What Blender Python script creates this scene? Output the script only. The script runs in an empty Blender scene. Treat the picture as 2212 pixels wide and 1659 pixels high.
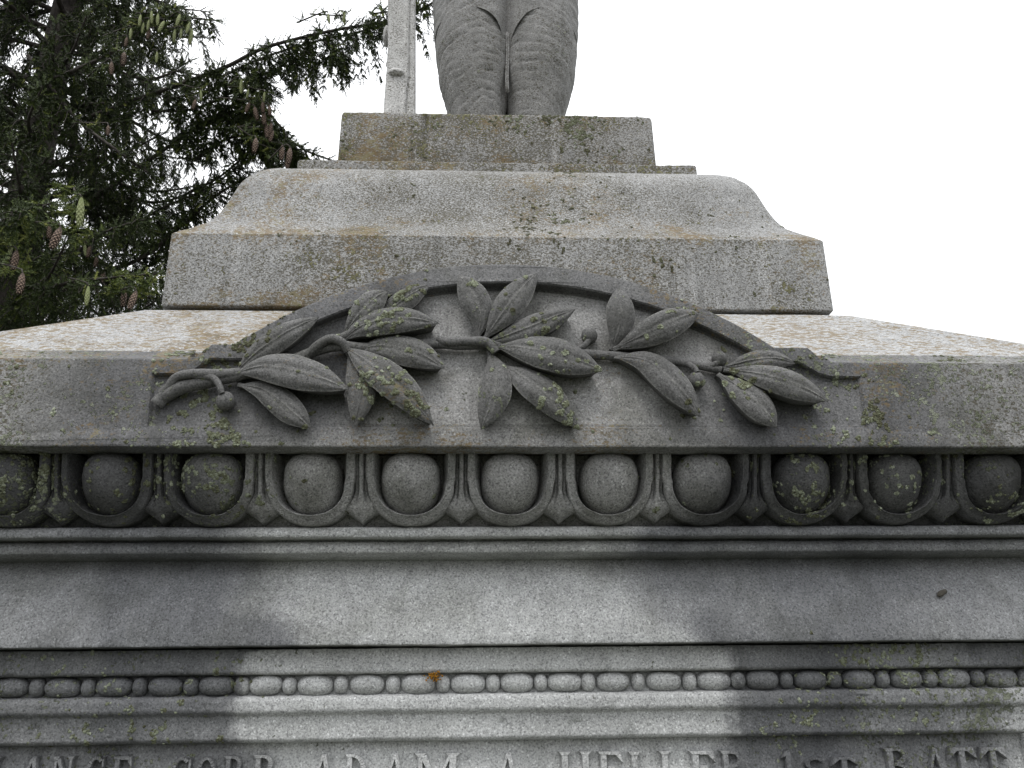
import bpy, bmesh, math, random
import numpy as np
from mathutils import Vector, Matrix, noise as mnoise
from mathutils.geometry import tessellate_polygon

random.seed(7)
rng = np.random.default_rng(7)
S = bpy.context.scene
COL = S.collection

# ------------------------------------------------------------------ camera
PITCH, YAW, ROLL = 0.36195, 0.04488, -0.01170
CAM = Vector((-0.0720, -3.0, 1.6))
FPX, PW, PH = 1850.0, 2212.0, 1659.0
_fw = Vector((math.sin(YAW) * math.cos(PITCH), math.cos(YAW) * math.cos(PITCH), math.sin(PITCH)))
_r = Vector((math.cos(YAW), -math.sin(YAW), 0))
_u = _r.cross(_fw)
RX = _r * math.cos(ROLL) + _u * math.sin(ROLL)
UX = -_r * math.sin(ROLL) + _u * math.cos(ROLL)
cd = bpy.data.cameras.new('camera')
cam = bpy.data.objects.new('camera', cd)
COL.objects.link(cam)
M = Matrix((RX, UX, -_fw)).transposed().to_4x4()
M.translation = CAM
cam.matrix_world = M
cd.sensor_width = 36.0
cd.lens = 36.0 * FPX / PW
cd.clip_end = 500
cd.clip_start = 0.05
S.camera = cam

# ------------------------------------------------------------------ sky, sun, exposure
W = bpy.data.worlds.new('World')
S.world = W
W.use_nodes = True
wn = W.node_tree
for n in list(wn.nodes):
    wn.nodes.remove(n)
SUN_EL, SUN_AZ = math.radians(60), math.radians(-22)      # azimuth measured from -Y (towards the viewer) to -X
sky = wn.nodes.new('ShaderNodeTexSky')
sky.sky_type = 'NISHITA'
sky.sun_disc = False
sky.sun_elevation = SUN_EL
sky.sun_rotation = math.radians(180) - SUN_AZ * -1
hsv = wn.nodes.new('ShaderNodeHueSaturation')
hsv.inputs['Saturation'].default_value = 0.12
cloud = wn.nodes.new('ShaderNodeMix')
cloud.data_type = 'RGBA'
cloud.inputs[0].default_value = 0.82
tc = wn.nodes.new('ShaderNodeTexCoord')
sx = wn.nodes.new('ShaderNodeSeparateXYZ')
wn.links.new(tc.outputs['Generated'], sx.inputs[0])
ov = wn.nodes.new('ShaderNodeMapRange')                    # overcast: three times as bright overhead as at the horizon
ov.inputs[1].default_value, ov.inputs[2].default_value = 0.0, 1.0
ov.inputs[3].default_value, ov.inputs[4].default_value = 1 / 3, 1.0
wn.links.new(sx.outputs[2], ov.inputs[0])
oc = wn.nodes.new('ShaderNodeMix')
oc.data_type = 'RGBA'
oc.blend_type = 'MULTIPLY'
oc.inputs[0].default_value = 1.0
oc.inputs[6].default_value = (26.5, 26.9, 27.6, 1)
wn.links.new(ov.outputs[0], oc.inputs[7])
wn.links.new(oc.outputs[2], cloud.inputs[7])
bg = wn.nodes.new('ShaderNodeBackground')
bg.inputs['Strength'].default_value = 0.10
wo = wn.nodes.new('ShaderNodeOutputWorld')
wn.links.new(sky.outputs[0], hsv.inputs['Color'])
wn.links.new(hsv.outputs[0], cloud.inputs[6])
wn.links.new(cloud.outputs[2], bg.inputs['Color'])
wn.links.new(bg.outputs[0], wo.inputs['Surface'])

sd = bpy.data.lights.new('sun', 'SUN')
sd.energy = 1.35
sd.angle = math.radians(22)
sd.color = (1.0, 0.97, 0.93)
sun = bpy.data.objects.new('sun', sd)
COL.objects.link(sun)
sdir = Vector((math.sin(SUN_AZ) * math.cos(SUN_EL), -math.cos(SUN_AZ) * math.cos(SUN_EL), math.sin(SUN_EL)))
sun.rotation_euler = sdir.to_track_quat('Z', 'Y').to_euler()
sun.location = sdir * 30

S.view_settings.view_transform = 'Standard'
S.view_settings.look = 'None'
S.view_settings.exposure = 0.12
S.view_settings.gamma = 1.0
S.view_settings.use_curve_mapping = False
S.cycles.use_denoising = True
S.cycles.max_bounces = 6

# ------------------------------------------------------------------ helpers


def ray(u, v):
    return (_fw * FPX + RX * (u - PW / 2) + UX * (PH / 2 - v)).normalized()


def on_y(u, v, y):
    """point of the vertical plane Y=y seen at (u, v)"""
    d = ray(u, v)
    t = (y - CAM.y) / d.y
    return CAM + d * t


def at_dist(u, v, depth):
    d = ray(u, v)
    return CAM + d * (depth / d.dot(_fw))


def zat(v, a, u=1100):
    return on_y(u, v, -a).z


def tag(o, label=None, cat=None, group=None, kind=None):
    if label:
        o['label'] = label
    if cat:
        o['category'] = cat
    if group:
        o['group'] = group
    if kind:
        o['kind'] = kind
    return o


def empty(name, loc=(0, 0, 0)):
    o = bpy.data.objects.new(name, None)
    o.location = loc
    o.empty_display_size = 0.1
    COL.objects.link(o)
    return o


def link(name, me, mat, parent=None, loc=(0, 0, 0)):
    o = bpy.data.objects.new(name, me)
    if mat and not me.materials:
        me.materials.append(mat)
    COL.objects.link(o)
    o.location = loc
    if parent:
        o.parent = parent
        o.matrix_parent_inverse = Matrix.Translation(-wloc(parent))
    return o


def wloc(o):
    return o.location.copy()


def mesh(name, verts, faces, smooth=True, sharp=38):
    me = bpy.data.meshes.new(name)
    me.from_pydata([tuple(v) for v in verts], [], faces)
    me.update()
    bm = bmesh.new()
    bm.from_mesh(me)
    bmesh.ops.recalc_face_normals(bm, faces=bm.faces)
    bm.to_mesh(me)
    bm.free()
    if smooth:
        me.polygons.foreach_set('use_smooth', [True] * len(me.polygons))
        if sharp:
            me.set_sharp_from_angle(angle=math.radians(sharp))
    return me


def grid_faces(nu, nv, closed_v=False, off=0):
    """nu rows of nv points"""
    F = []
    for i in range(nu - 1):
        for j in range(nv if closed_v else nv - 1):
            a = off + i * nv + j
            b = off + i * nv + (j + 1) % nv
            F.append((a, b, b + nv, a + nv))
    return F


def tube(pts, rad, n=10, caps=True):
    """tube along a polyline with one radius per point"""
    V, F = [], []
    pts = [Vector(p) for p in pts]
    ref = None
    for i, p in enumerate(pts):
        t = (pts[min(i + 1, len(pts) - 1)] - pts[max(i - 1, 0)]).normalized()
        if ref is None:
            ref = t.orthogonal().normalized()
        ref = (ref - t * ref.dot(t)).normalized()
        b = t.cross(ref)
        r = rad[i] if hasattr(rad, '__len__') else rad
        for k in range(n):
            a = 2 * math.pi * k / n
            V.append(p + (ref * math.cos(a) + b * math.sin(a)) * r)
    F = grid_faces(len(pts), n, True)
    if caps:
        F.append(tuple(range(n)))
        F.append(tuple(range((len(pts) - 1) * n, len(pts) * n)))
    return V, F


def spline(pts, n):
    """Catmull-Rom through points, n samples"""
    P = [np.array(p, float) for p in pts]
    P = [2 * P[0] - P[1]] + P + [2 * P[-1] - P[-2]]
    out = []
    m = len(P) - 3
    for k in range(n):
        s = k / (n - 1) * m
        i = min(int(s), m - 1)
        t = s - i
        a, b, c, d = P[i:i + 4]
        out.append(0.5 * ((2 * b) + (c - a) * t + (2 * a - 5 * b + 4 * c - d) * t * t + (3 * b - a - 3 * c + d) * t ** 3))
    return out


# ------------------------------------------------------------------ materials
class NT:
    def __init__(s, name):
        s.m = bpy.data.materials.new(name)
        s.m.use_nodes = True
        s.t = s.m.node_tree
        for n in list(s.t.nodes):
            s.t.nodes.remove(n)
        s.out = s.t.nodes.new('ShaderNodeOutputMaterial')
        s.b = s.t.nodes.new('ShaderNodeBsdfPrincipled')
        s.t.links.new(s.b.outputs[0], s.out.inputs[0])

    def node(s, t, **kw):
        n = s.t.nodes.new(t)
        for k, v in kw.items():
            setattr(n, k, v)
        return n

    def put(s, sock, v):
        if isinstance(v, bpy.types.NodeSocket):
            s.t.links.new(v, sock)
        elif isinstance(v, (tuple, list)) and len(v) == 3 and sock.type == 'RGBA':
            sock.default_value = (*v, 1)
        else:
            sock.default_value = v

    def math(s, op, a, b=0.0, clamp=False):
        n = s.node('ShaderNodeMath', operation=op, use_clamp=clamp)
        s.put(n.inputs[0], a)
        s.put(n.inputs[1], b)
        return n.outputs[0]

    def noise(s, vec, scale, detail=3, rough=.55, dist=0.0):
        n = s.node('ShaderNodeTexNoise')
        s.put(n.inputs['Vector'], vec)
        n.inputs['Scale'].default_value = scale
        n.inputs['Detail'].default_value = detail
        n.inputs['Roughness'].default_value = rough
        n.inputs['Distortion'].default_value = dist
        return n.outputs['Fac']

    def step(s, x, lo, hi):
        n = s.node('ShaderNodeMapRange', interpolation_type='SMOOTHSTEP')
        s.put(n.inputs[0], x)
        s.put(n.inputs[1], lo)
        s.put(n.inputs[2], hi)
        n.inputs[3].default_value = 0
        n.inputs[4].default_value = 1
        return n.outputs[0]

    def mix(s, f, a, b, mode='MIX'):
        n = s.node('ShaderNodeMix', data_type='RGBA', blend_type=mode)
        s.put(n.inputs[0], f)
        s.put(n.inputs[6], a)
        s.put(n.inputs[7], b)
        return n.outputs[2]

    def mapping(s, vec, scale):
        n = s.node('ShaderNodeMapping')
        s.put(n.inputs[0], vec)
        n.inputs['Scale'].default_value = scale
        return n.outputs[0]

    def ramp(s, x, stops, interp='LINEAR'):
        n = s.node('ShaderNodeValToRGB')
        s.put(n.inputs[0], x)
        cr = n.color_ramp
        cr.interpolation = interp
        while len(cr.elements) < len(stops):
            cr.elements.new(0.5)
        for e, (p, c) in zip(cr.elements, stops):
            e.position = p
            e.color = (*c, 1)
        return n.outputs[0]


AF = 1.363                                   # half width of the cornice fascia
Z_R = 1.6 + .6737                            # top edge of the fascia


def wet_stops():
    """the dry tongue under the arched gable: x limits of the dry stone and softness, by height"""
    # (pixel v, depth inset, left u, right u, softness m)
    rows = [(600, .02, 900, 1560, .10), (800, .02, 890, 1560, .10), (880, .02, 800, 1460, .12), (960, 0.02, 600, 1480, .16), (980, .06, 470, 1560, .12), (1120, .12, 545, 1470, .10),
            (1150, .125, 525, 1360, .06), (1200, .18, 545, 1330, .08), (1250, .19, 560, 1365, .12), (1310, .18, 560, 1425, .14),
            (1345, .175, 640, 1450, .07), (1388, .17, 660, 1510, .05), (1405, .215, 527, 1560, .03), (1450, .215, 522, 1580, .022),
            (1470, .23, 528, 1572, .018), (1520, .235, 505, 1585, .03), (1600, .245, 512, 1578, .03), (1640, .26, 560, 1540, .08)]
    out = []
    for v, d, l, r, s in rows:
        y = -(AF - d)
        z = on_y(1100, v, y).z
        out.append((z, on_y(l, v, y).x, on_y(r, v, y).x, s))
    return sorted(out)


def granite(name, ledges=(), rimdirt=0.0, wear=False, fleckcen=.07, tone=1.0, outer=0.0, fleck=0.0, fleckcol=(.060, .052, .032), fleckmap=(120, 120, 200), blue=0.0, speck=1.0, wet=False, wetmul=.42, orange=0.0, green=0.0, olive=False, grime=0.0,
            greensides=False, streak=0.0, coarse=1.0):
    g = NT(name)
    pos = g.node('ShaderNodeNewGeometry').outputs['Position']
    sep = g.node('ShaderNodeSeparateXYZ')
    g.put(sep.inputs[0], pos)
    X, Z = sep.outputs[0], sep.outputs[2]
    # crystals
    n1 = g.noise(pos, 250 * coarse, 3, .7)
    n2 = g.noise(pos, 95 * coarse, 2, .6)
    base = g.ramp(n1, [(0.0, (.075, .073, .070)), (.34, (.145, .143, .139)), (.45, (.266, .264, .260)), (.60, (.334, .331, .325)), (.76, (.43, .427, .42))])
    vo = g.node('ShaderNodeTexVoronoi')
    g.put(vo.inputs['Vector'], pos)
    vo.inputs['Scale'].default_value = 330 * coarse
    vs = g.node('ShaderNodeSeparateColor')
    g.put(vs.inputs[0], vo.outputs['Color'])
    dk = g.math('MULTIPLY', g.step(vs.outputs[0], .80, .90), .5 * speck)
    base = g.mix(dk, base, (.045, .045, .05))
    lt = g.math('MULTIPLY', g.step(vs.outputs[1], .93, .97), .5)
    base = g.mix(lt, base, (.55, .55, .54))
    big = g.noise(pos, 2.6, 6, .62, .4)
    mott = g.noise(pos, 17, 5, .65)
    k = g.math('ADD', g.math('MULTIPLY', big, .72), g.math('ADD', g.math('MULTIPLY', mott, .55), .375))
    kc = g.node('ShaderNodeCombineColor')
    for i in range(3):
        g.put(kc.inputs[i], g.math('MULTIPLY', k, tone * (1 + (blue * .10, 0, -blue * .14)[2 - i])))
    base = g.mix(1.0, base, kc.outputs[0], 'MULTIPLY')
    rough = .88
    if streak:
        st = g.noise(g.mapping(pos, (26, 26, 1.6)), 1.0, 5, .6)
        base = g.mix(g.math('MULTIPLY', g.step(st, .5, .72), streak), base, g.mix(1.0, base, (.45, .45, .43), 'MULTIPLY'))
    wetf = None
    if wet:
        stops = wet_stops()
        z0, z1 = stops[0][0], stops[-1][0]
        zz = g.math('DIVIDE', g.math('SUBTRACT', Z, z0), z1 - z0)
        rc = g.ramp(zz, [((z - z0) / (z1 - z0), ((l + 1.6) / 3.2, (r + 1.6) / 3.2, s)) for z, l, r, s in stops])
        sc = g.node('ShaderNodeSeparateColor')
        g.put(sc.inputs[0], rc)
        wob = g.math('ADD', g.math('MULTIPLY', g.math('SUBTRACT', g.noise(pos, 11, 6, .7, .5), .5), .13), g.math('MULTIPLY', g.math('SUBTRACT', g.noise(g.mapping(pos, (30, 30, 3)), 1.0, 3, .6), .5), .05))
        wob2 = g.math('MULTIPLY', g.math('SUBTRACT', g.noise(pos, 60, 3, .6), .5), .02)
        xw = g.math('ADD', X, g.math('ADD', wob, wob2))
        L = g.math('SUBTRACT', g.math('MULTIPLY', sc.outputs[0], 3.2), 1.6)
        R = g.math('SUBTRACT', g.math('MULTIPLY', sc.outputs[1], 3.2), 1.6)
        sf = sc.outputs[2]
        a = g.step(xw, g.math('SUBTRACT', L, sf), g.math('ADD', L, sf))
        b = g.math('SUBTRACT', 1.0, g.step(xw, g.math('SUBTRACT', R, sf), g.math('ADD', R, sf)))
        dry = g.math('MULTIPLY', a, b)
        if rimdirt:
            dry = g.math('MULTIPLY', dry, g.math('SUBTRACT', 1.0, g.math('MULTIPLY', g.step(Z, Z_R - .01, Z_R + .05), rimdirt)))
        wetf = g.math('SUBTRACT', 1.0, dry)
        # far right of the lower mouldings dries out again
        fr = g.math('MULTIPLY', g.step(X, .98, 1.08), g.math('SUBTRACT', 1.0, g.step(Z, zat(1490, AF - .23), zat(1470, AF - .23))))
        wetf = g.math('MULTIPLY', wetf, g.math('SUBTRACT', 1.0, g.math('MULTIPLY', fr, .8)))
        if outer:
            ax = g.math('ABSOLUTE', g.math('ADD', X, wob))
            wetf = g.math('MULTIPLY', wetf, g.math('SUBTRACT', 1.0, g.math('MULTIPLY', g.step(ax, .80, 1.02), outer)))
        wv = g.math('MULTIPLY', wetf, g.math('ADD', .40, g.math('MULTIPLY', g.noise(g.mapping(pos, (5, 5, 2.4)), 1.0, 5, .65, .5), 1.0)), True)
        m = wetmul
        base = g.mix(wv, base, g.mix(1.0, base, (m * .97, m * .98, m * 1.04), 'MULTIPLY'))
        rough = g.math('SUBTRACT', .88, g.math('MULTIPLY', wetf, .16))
    if grime:
        gm = g.noise(pos, 7, 6, .65, .6)
        gf = g.math('MULTIPLY', g.step(gm, .42, .68), grime)
        base = g.mix(gf, base, g.mix(1.0, base, (.34, .345, .29), 'MULTIPLY'))
    if fleck:
        fd = g.noise(pos, 5, 4, .6)
        fl = g.noise(g.mapping(pos, fleckmap), 1.0, 2, .6)
        cen = g.math('MULTIPLY', g.math('SUBTRACT', 1.0, g.step(g.math('ABSOLUTE', X), .1 if fleckcen > 0 else .8, 1.0)), fleckcen)
        fl = g.math('ADD', fl, cen)
        ff = g.step(g.math('ADD', fl, g.math('MULTIPLY', g.math('SUBTRACT', fd, .5), .30)), .60 - .05 * fleck, .66 - .05 * fleck)
        base = g.mix(g.math('MULTIPLY', ff, .8), base, fleckcol)
    hl = None
    if orange:
        dn = g.noise(pos, 3.2, 5, .65, .5)
        fine = g.noise(g.mapping(pos, (95, 95, 170)), 1.0, 3, .75)
        th = g.math('SUBTRACT', g.math('ADD', g.math('MULTIPLY', dn, .75), g.math('MULTIPLY', fine, .6)), .80 - .085 * orange)
        for lz, lw in ledges:                              # rust and moss gather on the ledges
            dl = g.math('ABSOLUTE', g.math('SUBTRACT', Z, lz))
            th = g.math('ADD', th, g.math('MULTIPLY', g.math('SUBTRACT', 1.0, g.step(dl, 0.0, lw)), .065))
        of = g.math('MULTIPLY', g.step(th, 0.0, .09), min(1, .55 + .25 * orange))
        hue = g.noise(pos, 30, 2)
        oc = g.ramp(hue, [(.35, (.085, .068, .038)), (.5, (.14, .095, .04)), (.66, (.17, .145, .075))])
        base = g.mix(of, base, oc)
    if green:
        dn = g.noise(pos, 5.0, 6, .75, .3)
        lob = g.node('ShaderNodeTexVoronoi')
        g.put(lob.inputs['Vector'], pos)
        lob.inputs['Scale'].default_value = 120
        fine = g.math('SUBTRACT', g.math('MULTIPLY', g.noise(pos, 60, 4, .75, .6), .9), g.math('MULTIPLY', lob.outputs['Distance'], .30))
        v = g.math('ADD', g.math('MULTIPLY', dn, 1.0), fine)
        if greensides:
            ax = g.math('ABSOLUTE', g.math('SUBTRACT', X, .0))
            v = g.math('ADD', v, g.math('MULTIPLY', g.step(ax, .15, .95), .16))
            v = g.math('SUBTRACT', v, .08)
        hl = g.step(v, 1.04 - .13 * green, 1.08 - .13 * green)
        hue = g.noise(pos, 45, 2)
        if olive:
            gc = g.ramp(hue, [(.35, (.085, .08, .035)), (.5, (.15, .145, .065)), (.68, (.24, .23, .13))])
        else:
            gc = g.ramp(hue, [(.33, (.09, .10, .06)), (.5, (.16, .175, .12)), (.66, (.27, .285, .22))])
        base = g.mix(g.math('MULTIPLY', hl, .88), base, gc)
    if wear:                                               # rubbed ribs and rims of the carving
        wa = g.node('ShaderNodeAttribute', attribute_name='wear').outputs['Fac']
        base = g.mix(g.math('MULTIPLY', wa, g.step(mott, .35, .6)), base, g.mix(1.0, base, (1.75, 1.75, 1.7), 'MULTIPLY'))
    g.put(g.b.inputs['Base Color'], base)
    g.put(g.b.inputs['Roughness'], rough)
    g.b.inputs['Specular IOR Level'].default_value = .35
    h = g.math('ADD', g.math('MULTIPLY', n1, .0016), g.math('MULTIPLY', mott, .0018))
    h = g.math('ADD', h, g.math('MULTIPLY', n2, .0014))
    if hl is not None:
        lump = g.math('MULTIPLY', g.math('MULTIPLY', hl, g.noise(pos, 190, 3, .7)), .010)
        h = g.math('ADD', h, lump)
    bp = g.node('ShaderNodeBump')
    bp.inputs['Strength'].default_value = .85
    bp.inputs['Distance'].default_value = 1.0
    g.put(bp.inputs['Height'], h)
    g.put(g.b.inputs['Normal'], bp.outputs[0])
    return g.m


MAT = {}
MAT['plinth'] = granite('granite_plinth', tone=.86, orange=1.25, green=1.15, olive=True, fleck=1.5, fleckmap=(150, 150, 230), streak=.25, ledges=((1.6 + 1.72, .07),))
MAT['ogee'] = granite('granite_ogee', tone=.97, orange=1.05, green=.5, olive=True, fleck=.65, fleckcen=.09, fleckmap=(185, 185, 280), streak=.2, blue=.08, ledges=((1.6 + 1.245, .06), (1.6 + 1.0045, .03)))
MAT['roof'] = granite('granite_roof', tone=1.08, orange=1.25, green=.0, olive=True, fleck=1.5, fleckcol=(.16, .12, .065), fleckmap=(55, 55, 150), blue=.1)
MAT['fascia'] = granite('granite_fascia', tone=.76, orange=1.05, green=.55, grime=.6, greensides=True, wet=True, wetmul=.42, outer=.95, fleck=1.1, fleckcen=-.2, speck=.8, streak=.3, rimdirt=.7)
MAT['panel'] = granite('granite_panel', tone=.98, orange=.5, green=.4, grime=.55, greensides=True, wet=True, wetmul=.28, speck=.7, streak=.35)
MAT['laurel'] = granite('granite_laurel', tone=.40, orange=.6, green=.6, grime=.5, speck=.7, wear=True)
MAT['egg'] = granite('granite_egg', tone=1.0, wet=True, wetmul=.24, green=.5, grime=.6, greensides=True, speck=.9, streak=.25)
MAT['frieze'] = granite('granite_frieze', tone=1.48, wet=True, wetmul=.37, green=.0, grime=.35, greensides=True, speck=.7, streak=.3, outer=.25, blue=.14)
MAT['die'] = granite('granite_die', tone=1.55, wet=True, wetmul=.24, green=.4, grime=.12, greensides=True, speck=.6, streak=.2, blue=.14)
MAT['statue'] = granite('granite_statue', tone=.80, speck=.6, streak=.45, fleck=.1, fleckcen=.02, green=.2, grime=.3)
MAT['rifle'] = granite('granite_rifle', tone=1.45, speck=.7, streak=.25, fleck=.2, fleckcen=.02, grime=.25)


def simple(name, col, rough=.8, var=0.0, scale=20, spec=.3):
    g = NT(name)
    pos = g.node('ShaderNodeTexCoord').outputs['Object']
    n = g.noise(pos, scale, 4, .6)
    c = g.mix(n, tuple(x * (1 - var) for x in col), tuple(x * (1 + var) for x in col))
    g.put(g.b.inputs['Base Color'], c)
    g.b.inputs['Roughness'].default_value = rough
    g.b.inputs['Specular IOR Level'].default_value = spec
    bp = g.node('ShaderNodeBump')
    bp.inputs['Strength'].default_value = .6
    bp.inputs['Distance'].default_value = .01
    g.put(bp.inputs['Height'], n)
    g.put(g.b.inputs['Normal'], bp.outputs[0])
    return g.m


# ------------------------------------------------------------------ ground
me = mesh('ground', [(-150, -150, 0), (150, -150, 0), (150, 150, 0), (-150, 150, 0)], [(0, 1, 2, 3)])
tag(link('ground', me, simple('grass_ground', (.048, .052, .034), .95, .35, 1.5)), kind='structure')

# ------------------------------------------------------------------ monument: moulded courses
MON = empty('stone_monument')
tag(MON, 'grey granite war memorial pedestal with laurel gable, egg and dart cornice and lichen', 'monument')


def fillet(profile, r=.004, k=3):
    out = [profile[0]]
    for p, q, s in zip(profile, profile[1:], profile[2:]):
        p, q, s = np.array(p), np.array(q), np.array(s)
        d1, d2 = p - q, s - q
        l1, l2 = np.linalg.norm(d1), np.linalg.norm(d2)
        if l1 < 1e-6 or l2 < 1e-6:
            continue
        ang = math.acos(max(-1, min(1, float(d1 @ d2 / l1 / l2))))
        if math.pi - ang < math.radians(22):
            out.append(tuple(q))
            continue
        rr = min(r, .42 * l1, .42 * l2)
        a, b = q + d1 / l1 * rr, q + d2 / l2 * rr
        for i in range(k + 1):
            t = i / k
            out.append(tuple((1 - t) ** 2 * a + 2 * t * (1 - t) * q + t * t * b))
    out.append(profile[-1])
    return out


def course(name, profile, mat, parent, front=None, r=.004, nx=400, amp=.0010, seed=0):
    """square course: the profile (half width, height), bottom to top, mitred round the plan"""
    P = fillet(profile, r)
    V = []
    for a, z in P:
        fy = -(a if front is None else front(a, z))
        c = .005
        ring = []
        for i in range(nx + 1):
            x = -a + c + (2 * a - 2 * c) * i / nx
            q = Vector((x * 9, z * 9, seed))
            q2 = Vector((x * 60, z * 60, seed))
            d = amp * (mnoise.noise(q) * 1.0 + mnoise.noise(q2) * .7)
            dz = amp * (mnoise.noise(q + Vector((0, 0, 7.7))) * .8 + mnoise.noise(q2 + Vector((0, 0, 3.3))) * .7)
            ch = max(0.0, mnoise.noise(Vector((x * 26 + seed * 5, z * 40, 1.7))) - .42) * .022 + max(0.0, mnoise.noise(Vector((x * 75, z * 90, seed + 9.))) - .45) * .008
            ring.append((x, fy + d + ch, z + dz))
        ring += [(a, fy + c, z), (a, a - c, z), (a - c, a, z), (-a + c, a, z), (-a, a - c, z), (-a, fy + c, z)]
        V += ring
    n = nx + 7
    F = grid_faces(len(P), n, True)
    F.append(tuple(range(n)))
    F.append(tuple(range((len(P) - 1) * n, len(P) * n)))
    return link(name, mesh(name, V, F, sharp=40), mat, parent)


A0, A1, A2 = .5407, .6493, .9109
ZC = 1.6
Z_PT, Z_PB, Z_SL, Z_BT, Z_BB, Z_R = (ZC + v for v in (1.9432, 1.7292, 1.6493, 1.2354, 1.0045, .6737))
Z_FB = zat(965.5, AF)

# ogee outline from its left arris (x=-a, y=-a)


def hip(u, v):
    d = ray(u, v)
    # CAM.x + t dx = -a ; CAM.y + t dy = -a
    t = (CAM.y - CAM.x) / (d.x - d.y)
    p = CAM + d * t
    return (-p.x, p.z)


OG = [hip(u, v) for u, v in ((389, 497), (418, 489), (447, 479), (470, 462), (490, 438), (505, 415), (520, 393), (541, 377), (567, 367), (601, 363))]
OGs = [tuple(p) for p in spline(OG, 26)]
z_og = OGs[-1][1]

course('statue_plinth', [(A0 - .02, Z_PB - .01), (A0 + .002, Z_PB), (A0, Z_PT - .02), (A0 - .004, Z_PT), (0.02, Z_PT + .002)], MAT['plinth'], MON, r=.012, seed=1, amp=.0018)
course('ledge_slab', [(A1 - .03, z_og - .05), (A1, z_og - .01), (A1, zat(351, A1, 1073)), (A0 - .03, Z_PB)], MAT['plinth'], MON, r=.005, seed=2, amp=.0015)
course('ogee_block', [(A2 - .03, Z_BB - .03), (A2 - .025, Z_BB - .002), (A2 - .024, Z_BB + .006), (A2 - .001, Z_BB + .007), (A2, Z_BT - .004), (A2 - .004, Z_BT)] + OGs + [(A1 - .06, z_og + .004)],
       MAT['ogee'], MON, r=.005, seed=3)
SL = (Z_BB - Z_R) / (AF - A2)
SET = .045
course('roof_slope', [(AF - .06, Z_FB + .012), (AF, Z_FB + .001), (AF, Z_R), (AF - SET, Z_R + SL * SET), (A2 + .03, Z_BB - SL * .03), (A2 - .02, Z_BB + .002), (A2 - .1, Z_BB + .003)],
       MAT['roof'], MON, front=lambda a, z: min(a, AF - SET), seed=4, amp=.0012)

# ------------------------------------------------------------------ arched gable with a sunk panel


def circ(pts):
    A = np.array([[p[0], p[1], 1] for p in pts])
    b = np.array([-(p[0] ** 2 + p[1] ** 2) for p in pts])
    D, E, G = np.linalg.lstsq(A, b, rcond=None)[0]
    cx, cz = -D / 2, -E / 2
    return cx, cz, math.sqrt(cx * cx + cz * cz - G)


def pl(u, v, y=-AF):
    p = on_y(u, v, y)
    return (p.x, p.z)


def arc_between(c, p, q, n):
    cx, cz, r = c
    a0, a1 = math.atan2(p[1] - cz, p[0] - cx), math.atan2(q[1] - cz, q[0] - cx)
    return [(cx + r * math.cos(a0 + (a1 - a0) * i / (n - 1)), cz + r * math.sin(a0 + (a1 - a0) * i / (n - 1))) for i in range(n)]


out_px = [(536, 728), (643, 666), (749, 622), (873, 593), (983, 574), (1056, 569), (1104, 567), (1161, 571), (1236, 580), (1323, 600), (1411, 628), (1477, 650), (1543, 672), (1609, 710), (1675, 748)]
in_px = [(690, 693), (745, 671), (928, 624), (983, 613), (1042, 608), (1166, 613), (1315, 637), (1367, 650), (1446, 675), (1512, 703), (1631, 762)]
oc_ = circ([pl(*p) for p in out_px])
ic_ = circ([pl(*p) for p in in_px])


def on_circ_z(c, z, side):
    return (c[0] + side * math.sqrt(c[2] ** 2 - (z - c[1]) ** 2), z)


zs = (pl(480, 740)[1] + pl(1720, 752)[1]) / 2
zi = (pl(490, 775)[1] + pl(1700, 783)[1]) / 2
zlow = (pl(365, 806)[1] + pl(1830, 817)[1]) / 2
xl1, xl2 = pl(458, 740)[0], pl(403, 774)[0]
xr1, xr2 = pl(1746, 752)[0], pl(1788, 782)[0]
cave_l = [(xl1 + .0, zs), (xl1 - .012, zs - .012), (xl1 - .028, zs - .028), (xl1 - .045, Z_R + .004), (xl2, Z_R)]
cave_r = [(xr1, zs), (xr1 + .012, zs - .012), (xr1 + .026, zs - .028), (xr1 + .040, Z_R + .004), (xr2 + .01, Z_R)]
fas = [(-AF + (xl2 + AF) * i / 14, Z_R) for i in range(14)]
far_ = [(xr2 + .012 + (AF - xr2 - .012) * i / 14, Z_R) for i in range(1, 15)]
OUT = ([(-AF, Z_FB)] + fas + cave_l[::-1] + arc_between(oc_, on_circ_z(oc_, zs, -1), on_circ_z(oc_, zs, 1), 60) + cave_r + far_ + [(AF, Z_FB)])
OUT += [(AF - 2 * AF * i / 60, Z_FB) for i in range(1, 60)]
zb = (pl(600, 919)[1] + pl(1600, 922)[1]) / 2
xa, xb = pl(322, 917)[0], pl(1871, 921)[0]
xa2, xb2 = pl(331, 806)[0], pl(1858, 818)[0]
IN = ([(xa, zb), (xa2, zlow), (pl(398, 803)[0], zlow), (pl(420, 797)[0], zlow + .008), (pl(437, 786)[0], zlow + .022), (pl(455, 775)[0], zi)]
      + arc_between(ic_, on_circ_z(ic_, zi, -1), on_circ_z(ic_, zi, 1), 60)
      + [(pl(1722, 784)[0], zi), (pl(1748, 797)[0], zlow + .02), (pl(1768, 807)[0], zlow + .008), (pl(1795, 815)[0], zlow), (xb2, zlow), (xb, zb)])
IN += [(xb + (xa - xb) * i / 40, zb) for i in range(1, 40)]


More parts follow.
